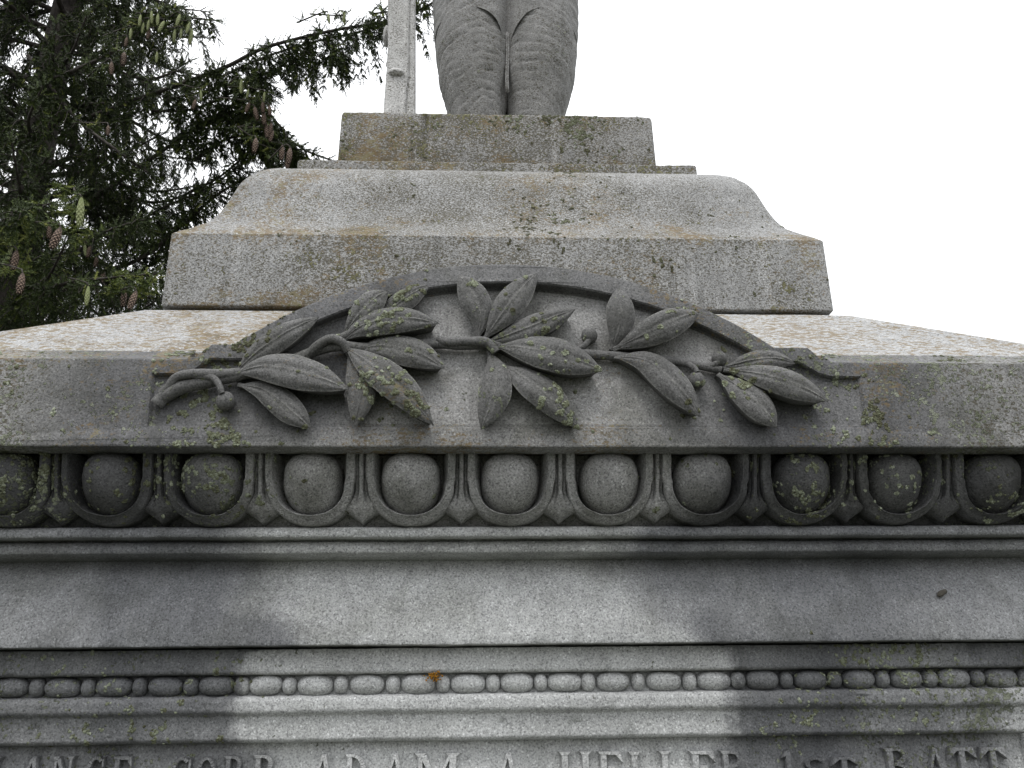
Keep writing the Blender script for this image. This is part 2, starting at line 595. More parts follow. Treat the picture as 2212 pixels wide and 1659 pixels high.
def offs(poly, d):
    """inset a clockwise polygon by d (negative grows)"""
    n = len(poly)
    res = []
    for i in range(n):
        p, q, s = (np.array(poly[(i + k) % n]) for k in (-1, 0, 1))
        t1 = (q - p) / (np.linalg.norm(q - p) + 1e-9)
        t2 = (s - q) / (np.linalg.norm(s - q) + 1e-9)
        n1, n2 = np.array([t1[1], -t1[0]]), np.array([t2[1], -t2[0]])
        m = n1 + n2
        m = m / max(1e-6, np.linalg.norm(m))
        res.append(tuple(q + m * d / max(.45, float(m @ n1))))
    return res


REC = .021


def rec(z):
    return .004 + max(0.0, z - zb) * .078


def yfl(z):
    return -AF + rec(z)


V, F = [], []


def loop(poly, yf):
    i0 = len(V)
    for x, z in poly:
        q = Vector((x * 30, 5.5, z * 30))
        w = .0007 * mnoise.noise(q) + .0008 * mnoise.noise(q * 3)
        V.append((x + w * .5, yf(x, z) + w * .6, z + w))
    return list(range(i0, i0 + len(poly)))


def bridge(a, b):
    n = len(a)
    for i in range(n):
        F.append((a[i], a[(i + 1) % n], b[(i + 1) % n], b[i]))


def backy(x, z):
    if z <= Z_R + .0005:
        return -AF + .05
    return -AF + min(.44, (z - Z_R) / SL + .05)


o1 = loop(offs(OUT, .004), lambda x, z: -AF)
o2 = loop(offs(OUT, .0012), lambda x, z: -AF + .0012)
o3 = loop(OUT, lambda x, z: -AF + .004)
o4 = loop(OUT, backy)
for i, (x, z) in zip(o4, OUT):
    if abs(z - Z_R) < .0005:
        V[i] = (x, -AF + .05, z + SL * .05)
h1 = loop(offs(IN, -.003), lambda x, z: -AF)
h2 = loop(IN, lambda x, z: -AF + .003)
h3 = loop(offs(IN, .002), lambda x, z: yfl(z) - min(.003, rec(z) * .3))
h4 = loop(offs(IN, .006), lambda x, z: yfl(z))
bridge(o1, o2); bridge(o2, o3); bridge(o3, o4)
bridge(h1, h2); bridge(h2, h3); bridge(h3, h4)
tri = tessellate_polygon([[Vector((V[i][0], V[i][2], 0)) for i in o1], [Vector((V[i][0], V[i][2], 0)) for i in h1]])
idx = o1 + h1
F += [tuple(idx[k] for k in t) for t in tri]
tri = tessellate_polygon([[Vector((V[i][0], V[i][2], 0)) for i in h4]])
nflo = len(F)
F += [tuple(h4[k] for k in t) for t in tri]
nfle = len(F)
tri = tessellate_polygon([[Vector((V[i][0], V[i][2], 0)) for i in o4]])
F += [tuple(o4[k] for k in t) for t in tri]
me = mesh('arched_gable', V, F, sharp=30)
me.materials.append(MAT['fascia'])
me.materials.append(MAT['panel'])
for p_ in me.polygons[nflo:nfle]:
    p_.material_index = 1
GAB = link('arched_gable', me, MAT['fascia'], MON)

# ------------------------------------------------------------------ laurel branch
LAU = None


def leaf_mesh(mid_px, width_px, lift=(.018, .040, .030), roll=0.0, fold=.42, seed=0):
    """a carved leaf: midrib polyline (pixels on the fascia plane, base to tip), full width, heights above the panel floor"""
    yl = -AF - .012
    pts = [pl(u, v, yl) for u, v in mid_px]
    n, m = 36, 21
    C = spline(pts, n)
    scale = (on_y(mid_px[0][0] + 100, mid_px[0][1], yl) - on_y(*mid_px[0], yl)).length / 100
    hw = width_px * scale / 2 * 1.07
    V = []
    rows = []
    for i in range(n):
        t = i / (n - 1)
        a, b = C[max(i - 1, 0)], C[min(i + 1, n - 1)]
        tg = (b - a) / np.linalg.norm(b - a)
        nm = np.array([-tg[1], tg[0]])                    # left of travel
        w = (max(t, 1e-4) ** 1.25) * (max(1 - t, 1e-4) ** .98)
        w /= (.5605 ** 1.25) * (.4395 ** .98)
        w = max(w, .16 * (1 - t) ** 2 + .01) * hw
        h = (1 - t) ** 2 * lift[0] + 2 * t * (1 - t) * (2 * lift[1] - .5 * lift[0] - .5 * lift[2]) + t * t * lift[2]
        row = []
        wob = 1 + .05 * mnoise.noise(Vector((t * 5, seed * 3.1, 0)))
        for j in range(m):
            s = -1 + 2 * j / (m - 1)
            as_ = abs(s)
            # swelling halves, a cut either side of a raised rib, edges rolled down
            blg = .46 * w * (1 - as_ ** 2.0) * (1 - fold)
            blg += fold * .45 * w * math.sin(math.pi * min(1, as_ * .92 + .04)) ** .8
            rib = .0034 * math.exp(-(s / .08) ** 2) - .0006 * math.exp(-((as_ - .20) / .09) ** 2) + .0014 * math.exp(-((as_ - 1) / .07) ** 2)
            env = min(1, t * 5) * min(1, (1 - t) * 6)
            hh = h + blg + rib * env + roll * s * w
            hh += .0014 * mnoise.noise(Vector((t * 7 + seed, s * 3, seed * 1.7)))
            p = C[i] + nm * s * w * (wob if s > 0 else 2 - wob)
            row.append((p[0], yfl(p[1]) - hh, p[1]))
        # undercut sides down to the floor
        for sgn, top in ((-1, row[0]), (1, row[-1])):
            pass
        L0 = C[i] + nm * -.90 * w
        R0 = C[i] + nm * .90 * w
        back = max(0, (t - .72) / .28)
        L0 = L0 - tg * .006 * back
        R0 = R0 - tg * .006 * back
        L1 = C[i] + nm * -.55 * w - tg * .018 * back
        R1 = C[i] + nm * .55 * w - tg * .018 * back
        hl = -(row[0][1] - yfl(C[i][1]))
        hr = -(row[-1][1] - yfl(C[i][1]))
        th = min(.014, .4 * w + .004)
        yf = yfl(C[i][1])
        full = [(L1[0], yf + .006, L1[1]), (L0[0], yf - max(hl - th, 0), L0[1])] + row + [(R0[0], yf - max(hr - th, 0), R0[1]), (R1[0], yf + .006, R1[1])]
        V += full
    wv = []
    for i in range(n):
        row = [.7 * math.exp(-((-1 + 2 * j / (m - 1)) / .07) ** 2) + (.8 if j in (0, m - 1) else 0) for j in range(m)]
        wv += [0, 0] + row + [0, 0]
    k = m + 4
    F = grid_faces(n, k)
    F.append(tuple(range(k)))
    F.append(tuple(range((n - 1) * k, n * k)))
    me = mesh('laurel_leaf', V, F, sharp=52)
    me.attributes.new('wear', 'FLOAT', 'POINT').data.foreach_set('value', np.array(wv, np.float32))
    return me


LEAVES = [
    ([(505, 806), (555, 768), (620, 724), (689, 683)], 54, (.020, .034, .030), .10),
    ([(505, 806), (580, 803), (670, 822), (756, 849)], 74, (.022, .050, .042), .0),
    ([(512, 828), (575, 848), (632, 893), (673, 928)], 58, (.016, .030, .024), -.05),
    ([(738, 722), (772, 690), (806, 655), (838, 627)], 56, (.018, .040, .036), .12),
    ([(800, 698), (840, 668), (885, 636), (927, 609)], 48, (.014, .026, .026), .10),
    ([(735, 733), (790, 708), (870, 698), (949, 703)], 60, (.020, .046, .042), .05),
    ([(765, 752), (830, 752), (900, 770), (961, 801)], 68, (.020, .036, .038), -.05),
    ([(742, 748), (800, 795), (868, 852), (938, 925)], 70, (.026, .050, .034), -.08),
    ([(748, 755), (772, 805), (781, 862), (767, 927)], 58, (.016, .030, .026), .0),
    ([(1032, 728), (1038, 680), (1018, 632), (990, 591)], 62, (.018, .034, .036), .0),
    ([(1045, 730), (1080, 690), (1118, 640), (1161, 586)], 62, (.020, .044, .036), .10),
    ([(1045, 737), (1110, 723), (1180, 697), (1243, 668)], 52, (.018, .036, .036), .05),
    ([(1068, 745), (1140, 763), (1220, 785), (1299, 808)], 76, (.022, .050, .042), .0),
    ([(1056, 752), (1072, 810), (1064, 868), (1039, 931)], 66, (.018, .034, .026), .0),
    ([(1085, 785), (1130, 822), (1190, 872), (1249, 931)], 66, (.018, .036, .028), -.06),
    ([(1322, 752), (1337, 710), (1340, 665), (1337, 619)], 60, (.018, .036, .034), .05),
    ([(1325, 752), (1385, 732), (1450, 702), (1510, 677)], 64, (.020, .046, .040), .08),
    ([(1328, 768), (1395, 790), (1455, 845), (1509, 907)], 68, (.022, .044, .032), -.08),
    ([(1560, 792), (1610, 783), (1665, 778), (1719, 785)], 42, (.016, .030, .026), .05),
    ([(1565, 796), (1635, 818), (1710, 846), (1780, 875)], 62, (.020, .046, .040), -.02),
    ([(1552, 805), (1592, 845), (1635, 888), (1673, 929)], 66, (.018, .036, .030), -.06),
]
STEM_PX = [(336, 872), (352, 856), (392, 836), (450, 824), (512, 810), (580, 790), (640, 772), (690, 752), (735, 746), (790, 750), (860, 746), (940, 738), (1000, 741), (1050, 740), (1140, 747), (1230, 757),
           (1310, 764), (1400, 770), (1480, 780), (1560, 796)]


def stemtube(px, rad, h, n=12, wob=0):
    P = []
    for k, (u, v) in enumerate(px):
        x, z = pl(u, v, -AF - .01)
        hh = h[k] if hasattr(h, '__len__') else h
        P.append((x, yfl(z) - hh, z))
    m = 5 * len(px)
    Q = [Vector(p) for p in spline(P, m)]
    if hasattr(rad, '__len__'):
        rr = [float(np.interp(i / (m - 1), np.linspace(0, 1, len(rad)), rad)) for i in range(m)]
    else:
        rr = [rad] * m
    rr = [r * (1 + .10 * mnoise.noise(Vector((i * .35, wob, 0)))) for i, r in enumerate(rr)]
    return tube(Q, rr, n)


V, F = stemtube(STEM_PX, [.0135, .0140, .013, .012, .0115, .011, .012, .011, .011, .0105, .010, .009, .008], [.012, .014, .018, .02, .02, .018, .018, .020, .024, .02, .018, .018, .018, .018, .016, .016, .016, .016, .014, .014], 14)
LAU = link('laurel_branch', mesh('laurel_branch', V, F, sharp=60), MAT['laurel'], MON)


def sub(name, V, F, mat=None, sharp=60):
    return link(name, mesh(name, V, F, sharp=sharp), mat or MAT['laurel'], LAU)


# torn stub and looping twigs
for px, rad, h in [
    ([(350, 850), (368, 834), (385, 818), (420, 812), (470, 812), (520, 806)], [.012, .010, .009, .010, .011, .010], [.014, .022, .03, .032, .03, .024]),
    ([(425, 815), (462, 820), (478, 838), (484, 856)], [.008, .0075, .0065, .006], [.03, .034, .036, .034]),
    ([(655, 772), (690, 748), (716, 738), (740, 744), (752, 760)], [.010, .010, .0095, .009, .008], [.02, .034, .042, .040, .03]),
    ([(690, 752), (716, 735), (745, 722), (775, 700)], [.009, .008, .0075, .006], [.02, .022, .024, .024]),
    ([(945, 730), (965, 738), (1010, 738), (1052, 742), (1072, 762)], [.009, .009, .010, .010, .009], [.024, .026, .030, .032, .028]),
    ([(1240, 752), (1262, 745), (1274, 730)], [.0075, .007, .006], [.016, .020, .022]),
    ([(1488, 783), (1500, 796), (1505, 806)], [.007, .0065, .006], [.016, .024, .026]),
    ([(1530, 790), (1548, 784), (1556, 776)], [.007, .0065, .006], [.014, .020, .022]),
]:
    V, F = stemtube(px, rad, h, 10, wob=px[0][0] * .01)
    sub('twig', V, F)
for i, (mid, w, lift, roll) in enumerate(LEAVES):
    lift = tuple(x * 1.0 for x in lift)
    link('laurel_leaf', leaf_mesh(mid, w, lift, roll, seed=i + 1), MAT['laurel'], LAU)
for u, v, r in [(487, 866, 20), (1275, 719, 18.5), (1506, 819, 18.5), (1557, 771, 17)]:
    x, z = pl(u, v, -AF - .012)
    R = r / FPX * 1.72
    V = []
    n1, n2 = 14, 20
    for i in range(n1):
        th = math.pi * (i + .0) / (n1 - 1)
        for j in range(n2):
            ph = 2 * math.pi * j / n2
            d = Vector((math.sin(th) * math.cos(ph), math.sin(th) * math.sin(ph), math.cos(th)))
            rr = R * (1 + .05 * mnoise.noise(d * 2 + Vector((u, 0, 0))))
            V.append((x + d.x * rr, yfl(z) - R * .95 + d.y * rr, z + d.z * rr * 1.05))
    sub('berry', V, grid_faces(n1, n2, True))

# ------------------------------------------------------------------ egg and dart course
z_t, z_b = zat(974, AF - .03), zat(1131, AF - .115)
EA = AF - .052                                   # front of the ovolo at its top
EH = z_t - z_b


def ovolo(z):
    """half width of the ovolo surface at height z"""
    t = min(1, max(0, (z_t - z) / EH))
    return EA - .073 * (1 - math.sqrt(max(0, 1 - (t * .97) ** 2)) * .55 - .45 * (1 - t))


prof = [(EA - .20, z_b - .004)] + [(ovolo(z_b + EH * i / 10) - .036 - .016 * min(1, i / 3), z_b + EH * i / 10) for i in range(11)] + [(EA - .052, Z_FB + .02)]
EGG = course('egg_and_dart_moulding', prof, MAT['egg'], MON, r=.003, nx=60, seed=5)


def egg_mesh(seed=0):
    V = [(0, 0, 0)]
    n1, n2 = 16, 40
    zc, hz_up, hz_dn, hx = z_b + EH * .60, EH * .47, EH * .525, .0605
    V = []
    for i in range(n1):
        r = i / (n1 - 1)
        for j in range(n2):
            a = 2 * math.pi * j / n2
            c, s = math.cos(a), math.sin(a)
            e = 2.7 if s > 0 else 1.92
            rad = (abs(c) ** e + abs(s) ** e) ** (-1 / e)
            x = hx * c * rad * math.sin(r * math.pi / 2)
            z = zc + (hz_up if s > 0 else hz_dn) * s * rad * math.sin(r * math.pi / 2)
            y = -(ovolo(z) - .040 + .068 * math.cos(r * math.pi / 2) ** .75)
            q = Vector((x * 22 + seed * 7, z * 22, seed))
            w = .0022 * mnoise.noise(q) + .0012 * mnoise.noise(q * 4) - .006 * max(0, mnoise.noise(q * 1.9 + Vector((3, 3, 3))) - .42)
            V.append((x * (1 + 8 * w), y - w, z))
    return mesh('egg', V, grid_faces(n1, n2, True), sharp=0)


def rim_mesh(seed=0):
    """U shaped border round an egg, bevelled band with a raised inner lip"""
    path = []
    zc, hx, hz = z_b + EH * .555, .0790, EH * .515
    for i in range(6):
        path.append((-hx - .003, z_t + .004 - (z_t + .004 - zc) * i / 6))
    for i in range(25):
        a = math.pi + math.pi * i / 24
        e = 2.15
        c, s = math.cos(a), math.sin(a)
        rad = (abs(c) ** e + abs(s) ** e) ** (-1 / e)
        path.append((hx * c * rad, zc + hz * s * rad))
    for i in range(5, -1, -1):
        path.append((hx + .003, z_t + .004 - (z_t + .004 - zc) * i / 6))
    sec = [(-.0200, -.046), (-.0085, .008), (-.0078, .0120), (-.0066, .0132), (-.0054, .0118), (-.0042, .0095), (.004, .0055), (.0062, .0055), (.0078, .0030), (.0085, -.062)]
    V = []
    for i, p in enumerate(path):
        a, b = path[max(i - 1, 0)], path[min(i + 1, len(path) - 1)]
        tx, tz = b[0] - a[0], b[1] - a[1]
        l = math.hypot(tx, tz)
        nx_, nz_ = tz / l, -tx / l                  # outward for a left-down-right path
        for o, h in sec:
            x, z = p[0] + nx_ * o, p[1] + nz_ * o
            q = Vector((x * 30 + seed * 9, z * 30, seed + h * 60))
            w = .0014 * mnoise.noise(q) + .001 * mnoise.noise(q * 3.1) - .012 * max(0, mnoise.noise(q * 1.7) - .40)
            V.append((x + w * .6, -(ovolo(min(z, z_t)) + h + (w if h > 0 else 0)), z + w * .4))
    F = grid_faces(len(path), len(sec), True)
    F.append(tuple(range(len(sec))))
    F.append(tuple(range((len(path) - 1) * len(sec), len(path) * len(sec))))
    return mesh('egg_rim', V, F, sharp=48)


def dart_mesh(seed=0):
    """ribbed tongue ending in an arrowhead"""
    rows = []
    N = 26
    V = []
    for i in range(N):
        t = i / (N - 1)
        z = z_t + .004 - (EH * 1.0 + .004) * t * .985
        if t < .55:
            w = .0135 - .0015 * t
        elif t < .80:
            w = .0128 + .027 * ((t - .55) / .25) ** 1.6
        else:
            w = .0398 * (1 - (t - .80) / .20) ** 1.15 + .0006
        ridge = .010 - .004 * t
        sec = [(-1, -.060), (-1, -.006), (-.72, .000), (-.42, -.007), (-.26, ridge * .7), (0, ridge), (.26, ridge * .7), (.42, -.007), (.72, .000), (1, -.006), (1, -.060)]
        if t > .6:
            k = min(1, (t - .6) / .2)
            sec = [(s, h if abs(s) == 1 else h * (1 - k) + k * (.002 + ridge * (1 - abs(s)) ** 1.2)) for s, h in sec]
        for s, h in sec:
            q = Vector((s * w * 40 + seed * 9, z * 35, seed))
            nz_ = .0014 * mnoise.noise(q) + .001 * mnoise.noise(q * 3)
            V.append((s * w + nz_ * .6, -(ovolo(z) + h - .004 + nz_ - (.006 * max(0, t - .85) / .15 * (seed % 3) * .6)), z))
    k = 11
    F = grid_faces(N, k, True)
    F.append(tuple(range(k)))
    F.append(tuple(range((N - 1) * k, N * k)))
    return mesh('dart', V, F, sharp=35)


egg_u = [222, 445, 665.5, 886, 1105, 1320.5, 1532, 1746, 1954, 2166]
egg_x = [on_y(u, 1050, -(AF - .05)).x for u in egg_u]
pitch = (egg_x[-1] - egg_x[0]) / (len(egg_x) - 1)
egg_x = [egg_x[0] - pitch] + egg_x
while egg_x[0] - pitch > -AF + .14:
    egg_x.insert(0, egg_x[0] - pitch)
while egg_x[-1] + pitch < AF - .14:
    egg_x.append(egg_x[-1] + pitch)
protos = {}
for nm, fn in (('egg', egg_mesh), ('egg_rim', rim_mesh), ('dart', dart_mesh)):
    protos[nm] = [fn(k) for k in range(6)]
    for me_ in protos[nm]:
        me_.materials.append(MAT['egg'])
first = {}


def place(nm, me, parent, loc, rot=(0, 0, 0), sc=(1, 1, 1), mat=None):
    if nm not in first:
        first[nm] = link(nm, me, mat, parent)
        o = first[nm]
    else:
        o = first[nm].copy()
        COL.objects.link(o)
        o.parent = parent
        o.matrix_parent_inverse = first[nm].matrix_parent_inverse
    o.data = me
    o.location = loc
    o.rotation_euler = rot
    o.scale = sc
    return o


for x in egg_x:
    j = random.uniform
    place('egg', random.choice(protos['egg']), EGG, (x + j(-.002, .002), j(-.002, .002), 0), (0, j(-.001, .001), 0), (j(.97, 1.03), 1, 1))
    place('egg_rim', random.choice(protos['egg_rim']), EGG, (x + j(-.001, .001), j(-.001, .001), 0), (0, 0, 0), (j(.985, 1.015), 1, 1))
for a, b in zip(egg_x, egg_x[1:]):
    place('dart', random.choice(protos['dart']), EGG, ((a + b) / 2 + random.uniform(-.001, .001), 0, 0), (0, 0, 0), (random.uniform(.95, 1.05), 1, 1))

# ------------------------------------------------------------------ fillets, frieze, bead course, die
zf1t, zf1b = z_b - .001, zat(1159, AF - .125)
zf2b = zat(1193, AF - .155)
course('fillet_moulding', [(AF - .24, zf2b - .006), (AF - .156, zf2b), (AF - .153, zf2b + .012), (AF - .160, zf2b + .024), (AF - .172, zf1b - .002), (AF - .165, zf1b + .001), (AF - .126, zf1b), (AF - .123, zf1b + .006), (AF - .126, zf1t - .004), (AF - .14, zf1t)],
       MAT['frieze'], MON, r=.004, seed=6, amp=.0014)
zfr_b = zat(1391, AF - .165)
zfr_t = zf2b + .003
h = zfr_t - zfr_b
course('frieze', [(AF - .27, zfr_b - .006), (AF - .20, zfr_b + .001), (AF - .166, zfr_b)] +
       [(AF - .165 - .062 * (i / 12) ** 1.7, zfr_b + .006 + (h - .012) * i / 12) for i in range(13)] + [(AF - .229, zfr_t)],
       MAT['frieze'], MON, r=.002, seed=7, amp=.0012)
zl1t, zl1b = zfr_b - .004, zat(1451, AF - .205)
zbd_b = zat(1498, AF - .215)
z3 = zat(1537, AF - .212)
z4 = zat(1595, AF - .235)
bead_prof = [(AF - .30, z4 - .008), (AF - .236, z4 - .001), (AF - .230, z4 + .004), (AF - .229, z4 + .03), (AF - .227, z3 - .012), (AF - .2255, z3 - .003), (AF - .215, z3 + .003), (AF - .212, z3 + .008), (AF - .212, zbd_b - .010), (AF - .217, zbd_b - .001),
             (AF - .236, zbd_b + .004), (AF - .240, zl1b - .002), (AF - .207, zl1b), (AF - .203, zl1b + .005), (AF - .204, zl1t - .01), (AF - .206, zl1t)]
BEAD = course('bead_moulding', bead_prof, MAT['die'], MON, r=.003, seed=8, amp=.0013)


def bead_mesh(name, hx, hz, hy, e):
    V = []
    n1, n2 = 16, 18
    for i in range(n1):
        th = math.pi * i / (n1 - 1)
        cx, sx = math.cos(th), math.sin(th)
        X = hx * math.copysign(abs(cx) ** (2 / e), cx)
        R = abs(sx) ** (2 / e)
        for j in range(n2):
            ph = 2 * math.pi * j / n2
            V.append((X, hy * R * math.cos(ph), hz * R * math.sin(ph)))
    return mesh(name, V, grid_faces(n1, n2, True), sharp=0)


sp_u = [520, 623, 735, 848, 957, 1065, 1169, 1272, 1381, 1493]
bx = [on_y(u, 1480, -(AF - .215)).x for u in sp_u]
bp_ = (bx[-1] - bx[0]) / 9
while bx[0] - bp_ > -AF + .26:
    bx.insert(0, bx[0] - bp_)
while bx[-1] + bp_ < AF - .26:
    bx.append(bx[-1] + bp_)
zb_c = (zbd_b + zl1b) / 2
hzb = (zl1b - zbd_b) / 2
rb = bead_mesh('round_bead', .0150, hzb * .90, .020, 2.2)
lb = bead_mesh('long_bead', .0355, hzb * .97, .022, 2.45)
for me_ in (rb, lb):
    me_.materials.append(MAT['die'])
for i, x in enumerate(bx):
    j = random.uniform
    place('round_bead', rb, BEAD, (x, -(AF - .231), zb_c + j(-.001, .0005)), (j(-.2, .2), j(-.06, .06), j(-.08, .08)), (j(.93, 1.1), j(.95, 1.05), j(.94, 1.04)))
    if i + 1 < len(bx):
        place('long_bead', lb, BEAD, ((x + bx[i + 1]) / 2, -(AF - .231), zb_c + j(-.001, .0008)), (j(-.2, .2), j(-.03, .03), j(-.03, .03)), (j(.94, 1.04), j(.95, 1.05), j(.95, 1.03)))

# die with sunk inscription panel
PY = -(AF - .262)
ztop = z4 + .001
D = AF - .245
course('die', [(D + .1, .32), (D + .1, .44), (D - .017, .52), (D - .017, ztop - .0), (D - .06, ztop + .001)], MAT['die'], MON, r=.004, seed=9)
course('base_step', [(AF + .25, .0), (AF + .25, .2), (AF + .1, .22), (AF + .1, .33)], MAT['frieze'], MON, r=.01, nx=40, seed=10)
# right hand margin of the sunk panel, flush with the step above
xm = on_y(2206, 1625, PY).x
xm2 = D - .003
for x0, x1 in ((xm, xm2), (-xm2, -xm)):
    V = []
    for z in (.60, ztop - .004):
        V += [(x0, PY + .006, z), (x0 + .003, PY - .012, z), (x0 + .006, PY - .0145, z), (x1, PY - .0145, z), (x1, PY + .006, z)]
    F = [(0, 1, 6, 5), (1, 2, 7, 6), (2, 3, 8, 7), (3, 4, 9, 8), (0, 1, 2, 3, 4), (5, 6, 7, 8, 9)]
    link('panel_margin', mesh('panel_margin', V, F), MAT['die'], MON)

# raised serif lettering
CAP = .064


def stem_(x, w=.2, y0=0., y1=1., serif=(1, 1)):
    st = [[(x, y0), (x, y1), (x + w, y1), (x + w, y0)]]
    if serif[0]:
        st.append([(x - .11, y0), (x - .02, y0 + .11), (x + w + .02, y0 + .11), (x + w + .11, y0)])
    if serif[1]:
        st.append([(x - .02, y1 - .11), (x - .11, y1), (x + w + .11, y1), (x + w + .02, y1 - .11)])
    return st


def arcs_(cx, cy, rx, ry, a0, a1, th, n=14, thv=None):
    """crescent strip as quads"""
    thv = thv if thv is not None else th * .5
    res = []
    P = []
    for i in range(n + 1):
        a = math.radians(a0 + (a1 - a0) * i / n)
        c, s = math.cos(a), math.sin(a)
        P.append(((cx + rx * c, cy + ry * s), (cx + (rx - th) * c, cy + (ry - thv) * s)))
    for (o0, i0), (o1, i1) in zip(P, P[1:]):
        res.append([o0, o1, i1, i0])
    return res


def bar_(x0, x1, y, h):
    return [[(x0, y), (x0, y + h), (x1, y + h), (x1, y)]]


GL = {
    'A': (.9, [[(.0, 0), (.38, 1), (.5, 1), (.12, 0)], [(.62, 0), (.38, 1), (.54, 1), (.84, 0)]] + bar_(.2, .68, .3, .09) + [[(-.08, 0), (-.02, .08), (.16, .08), (.22, 0)], [(.52, 0), (.58, .08), (.88, .08), (.94, 0)]]),
    'L': (.75, stem_(.1) + bar_(.3, .72, 0, .12) + [[(.6, .1), (.74, .36), (.74, 0), (.7, 0)]]),
    'N': (.95, stem_(.08, .12) + stem_(.74, .12, serif=(0, 1)) + [[(.1, 1), (.3, 1), (.86, 0), (.7, 0)]]),
    'C': (.85, arcs_(.45, .5, .43, .5, 50, 310, .2, 20) + [[(.72, .66), (.7, .9), (.8, .98), (.8, .66)]]),
    'E': (.8, stem_(.1) + bar_(.3, .68, .88, .12) + bar_(.3, .55, .46, .1) + bar_(.3, .7, 0, .12) + [[(.56, .88), (.62, 1), (.74, .98), (.8, .62)], [(.58, .1), (.8, .36), (.74, 0), (.66, 0)]]),
    'O': (.9, arcs_(.45, .5, .45, .5, 0, 360, .2, 26)),
    'R': (.9, stem_(.1) + arcs_(.38, .74, .38, .26, -90, 90, .17, 12, .1) + bar_(.28, .4, .9, .1) + bar_(.28, .4, .48, .1) + [[(.38, .5), (.56, .5), (.92, 0), (.7, 0)]]),
    'P': (.8, stem_(.1) + arcs_(.38, .72, .40, .28, -90, 90, .18, 12, .1) + bar_(.28, .4, .9, .1) + bar_(.28, .4, .44, .1)),
    'D': (.9, stem_(.1) + arcs_(.32, .5, .52, .5, -90, 90, .2, 16, .1) + bar_(.28, .34, .9, .1) + bar_(.28, .34, 0, .1)),
    'M': (1.15, stem_(.08, .12) + stem_(.88, .2) + [[(.08, 1), (.28, 1), (.62, .1), (.52, .0)], [(.52, .0), (.60, .1), (.98, 1), (.88, 1)]]),
    'H': (.95, stem_(.08) + stem_(.70) + bar_(.26, .72, .45, .1)),
    'B': (.85, stem_(.1) + arcs_(.38, .76, .34, .24, -90, 90, .16, 10, .09) + arcs_(.38, .27, .4, .27, -90, 90, .18, 10, .09) + bar_(.28, .4, .91, .09) + bar_(.28, .4, .47, .09) + bar_(.28, .4, 0, .09)),
    'T': (.85, stem_(.34, .2, serif=(1, 0)) + bar_(.08, .80, .88, .12) + [[(.0, .62), (.08, 1), (.26, .96), (.30, .88)], [(.58, .88), (.62, .96), (.80, 1), (.88, .62)]]),
    '1': (.45, stem_(.16, serif=(1, 0)) + [[(.02, .78), (.16, 1), (.26, 1), (.2, .84)]]),
    's': (.6, arcs_(.3, .74, .3, .26, 30, 270, .14, 12, .1) + arcs_(.3, .26, .3, .26, -150, 90, .14, 12, .1)),
}
GL['t'] = GL['T']
GL['.'] = (.25, [[(.04, 0), (.04, .16), (.2, .16), (.2, 0)]])


def letter_mesh(ch, w, hgt):
    gw, polys = GL[ch]
    V, F = [], []
    for k, p in enumerate(polys):
        # orientation independent: shrink towards the polygon centre for the raised face
        cx = sum(q[0] for q in p) / len(p)
        cy = sum(q[1] for q in p) / len(p)
        dep = .0135 + .0005 * (k % 5)
        b0 = len(V)
        n = len(p)
        for (x, y) in p:
            V.append((x / gw * w, .004, y * hgt))
        for (x, y) in p:
            V.append((x / gw * w, -dep * .55, y * hgt))
        for (x, y) in p:
            sx = x + (cx - x) * .16
            sy = y + (cy - y) * .16
            V.append((sx / gw * w, -dep, sy * hgt))
        for l in (0, 1):
            for i in range(n):
                F.append((b0 + l * n + i, b0 + l * n + (i + 1) % n, b0 + (l + 1) * n + (i + 1) % n, b0 + (l + 1) * n + i))
        F.append(tuple(b0 + 2 * n + i for i in range(n)))
        F.append(tuple(b0 + i for i in range(n)))
    return mesh('letter', V, F, smooth=False)


def u4(p):
    return p * .54


TXT = [('L', -36, 64, 3027), ('A', 92, 188, 3026), ('N', 219, 306, 3025), ('C', 352, 428, 3025), ('E', 456, 538, 3024), ('C', 686, 775, 3028), ('O', 792, 872, 3027), ('R', 900, 985, 3022), ('P', 1016, 1100, 3019), ('.', 1118, 1136, 3019),
       ('A', 1250, 1345, 3016), ('D', 1381, 1474, 3016), ('A', 1534, 1632, 3014), ('M', 1662, 1838, 3013), ('A', 1984, 2082, 3010), ('.', 2100, 2118, 3010), ('H', 2234, 2360, 3006), ('E', 2387, 2490, 3005), ('L', 2510, 2605, 3006), ('L', 2632, 2722, 3004),
       ('E', 2752, 2858, 3003), ('R', 2875, 2980, 3002), ('1', 3118, 3168, 3003), ('s', 3213, 3298, 3030), ('t', 3316, 3423, 3028), ('B', 3524, 3640, 2992), ('A', 3690, 3776, 2990), ('T', 3780, 3892, 2989), ('T', 3906, 4013, 2988), ('.', 4026, 4040, 2988)]
DIE = bpy.data.objects['die']
for ch, a, b, top in TXT:
    p, q = on_y(u4(a), u4(top), PY - .008), on_y(u4(b), u4(top), PY - .008)
    hg = CAP if ch not in 'st' else CAP * .72
    zt = p.z if ch not in 'st' else p.z
    o = link('letter', letter_mesh(ch, q.x - p.x, hg), MAT['die'], DIE, (p.x, PY, (zt - hg) if ch in 'st' else zt - CAP))

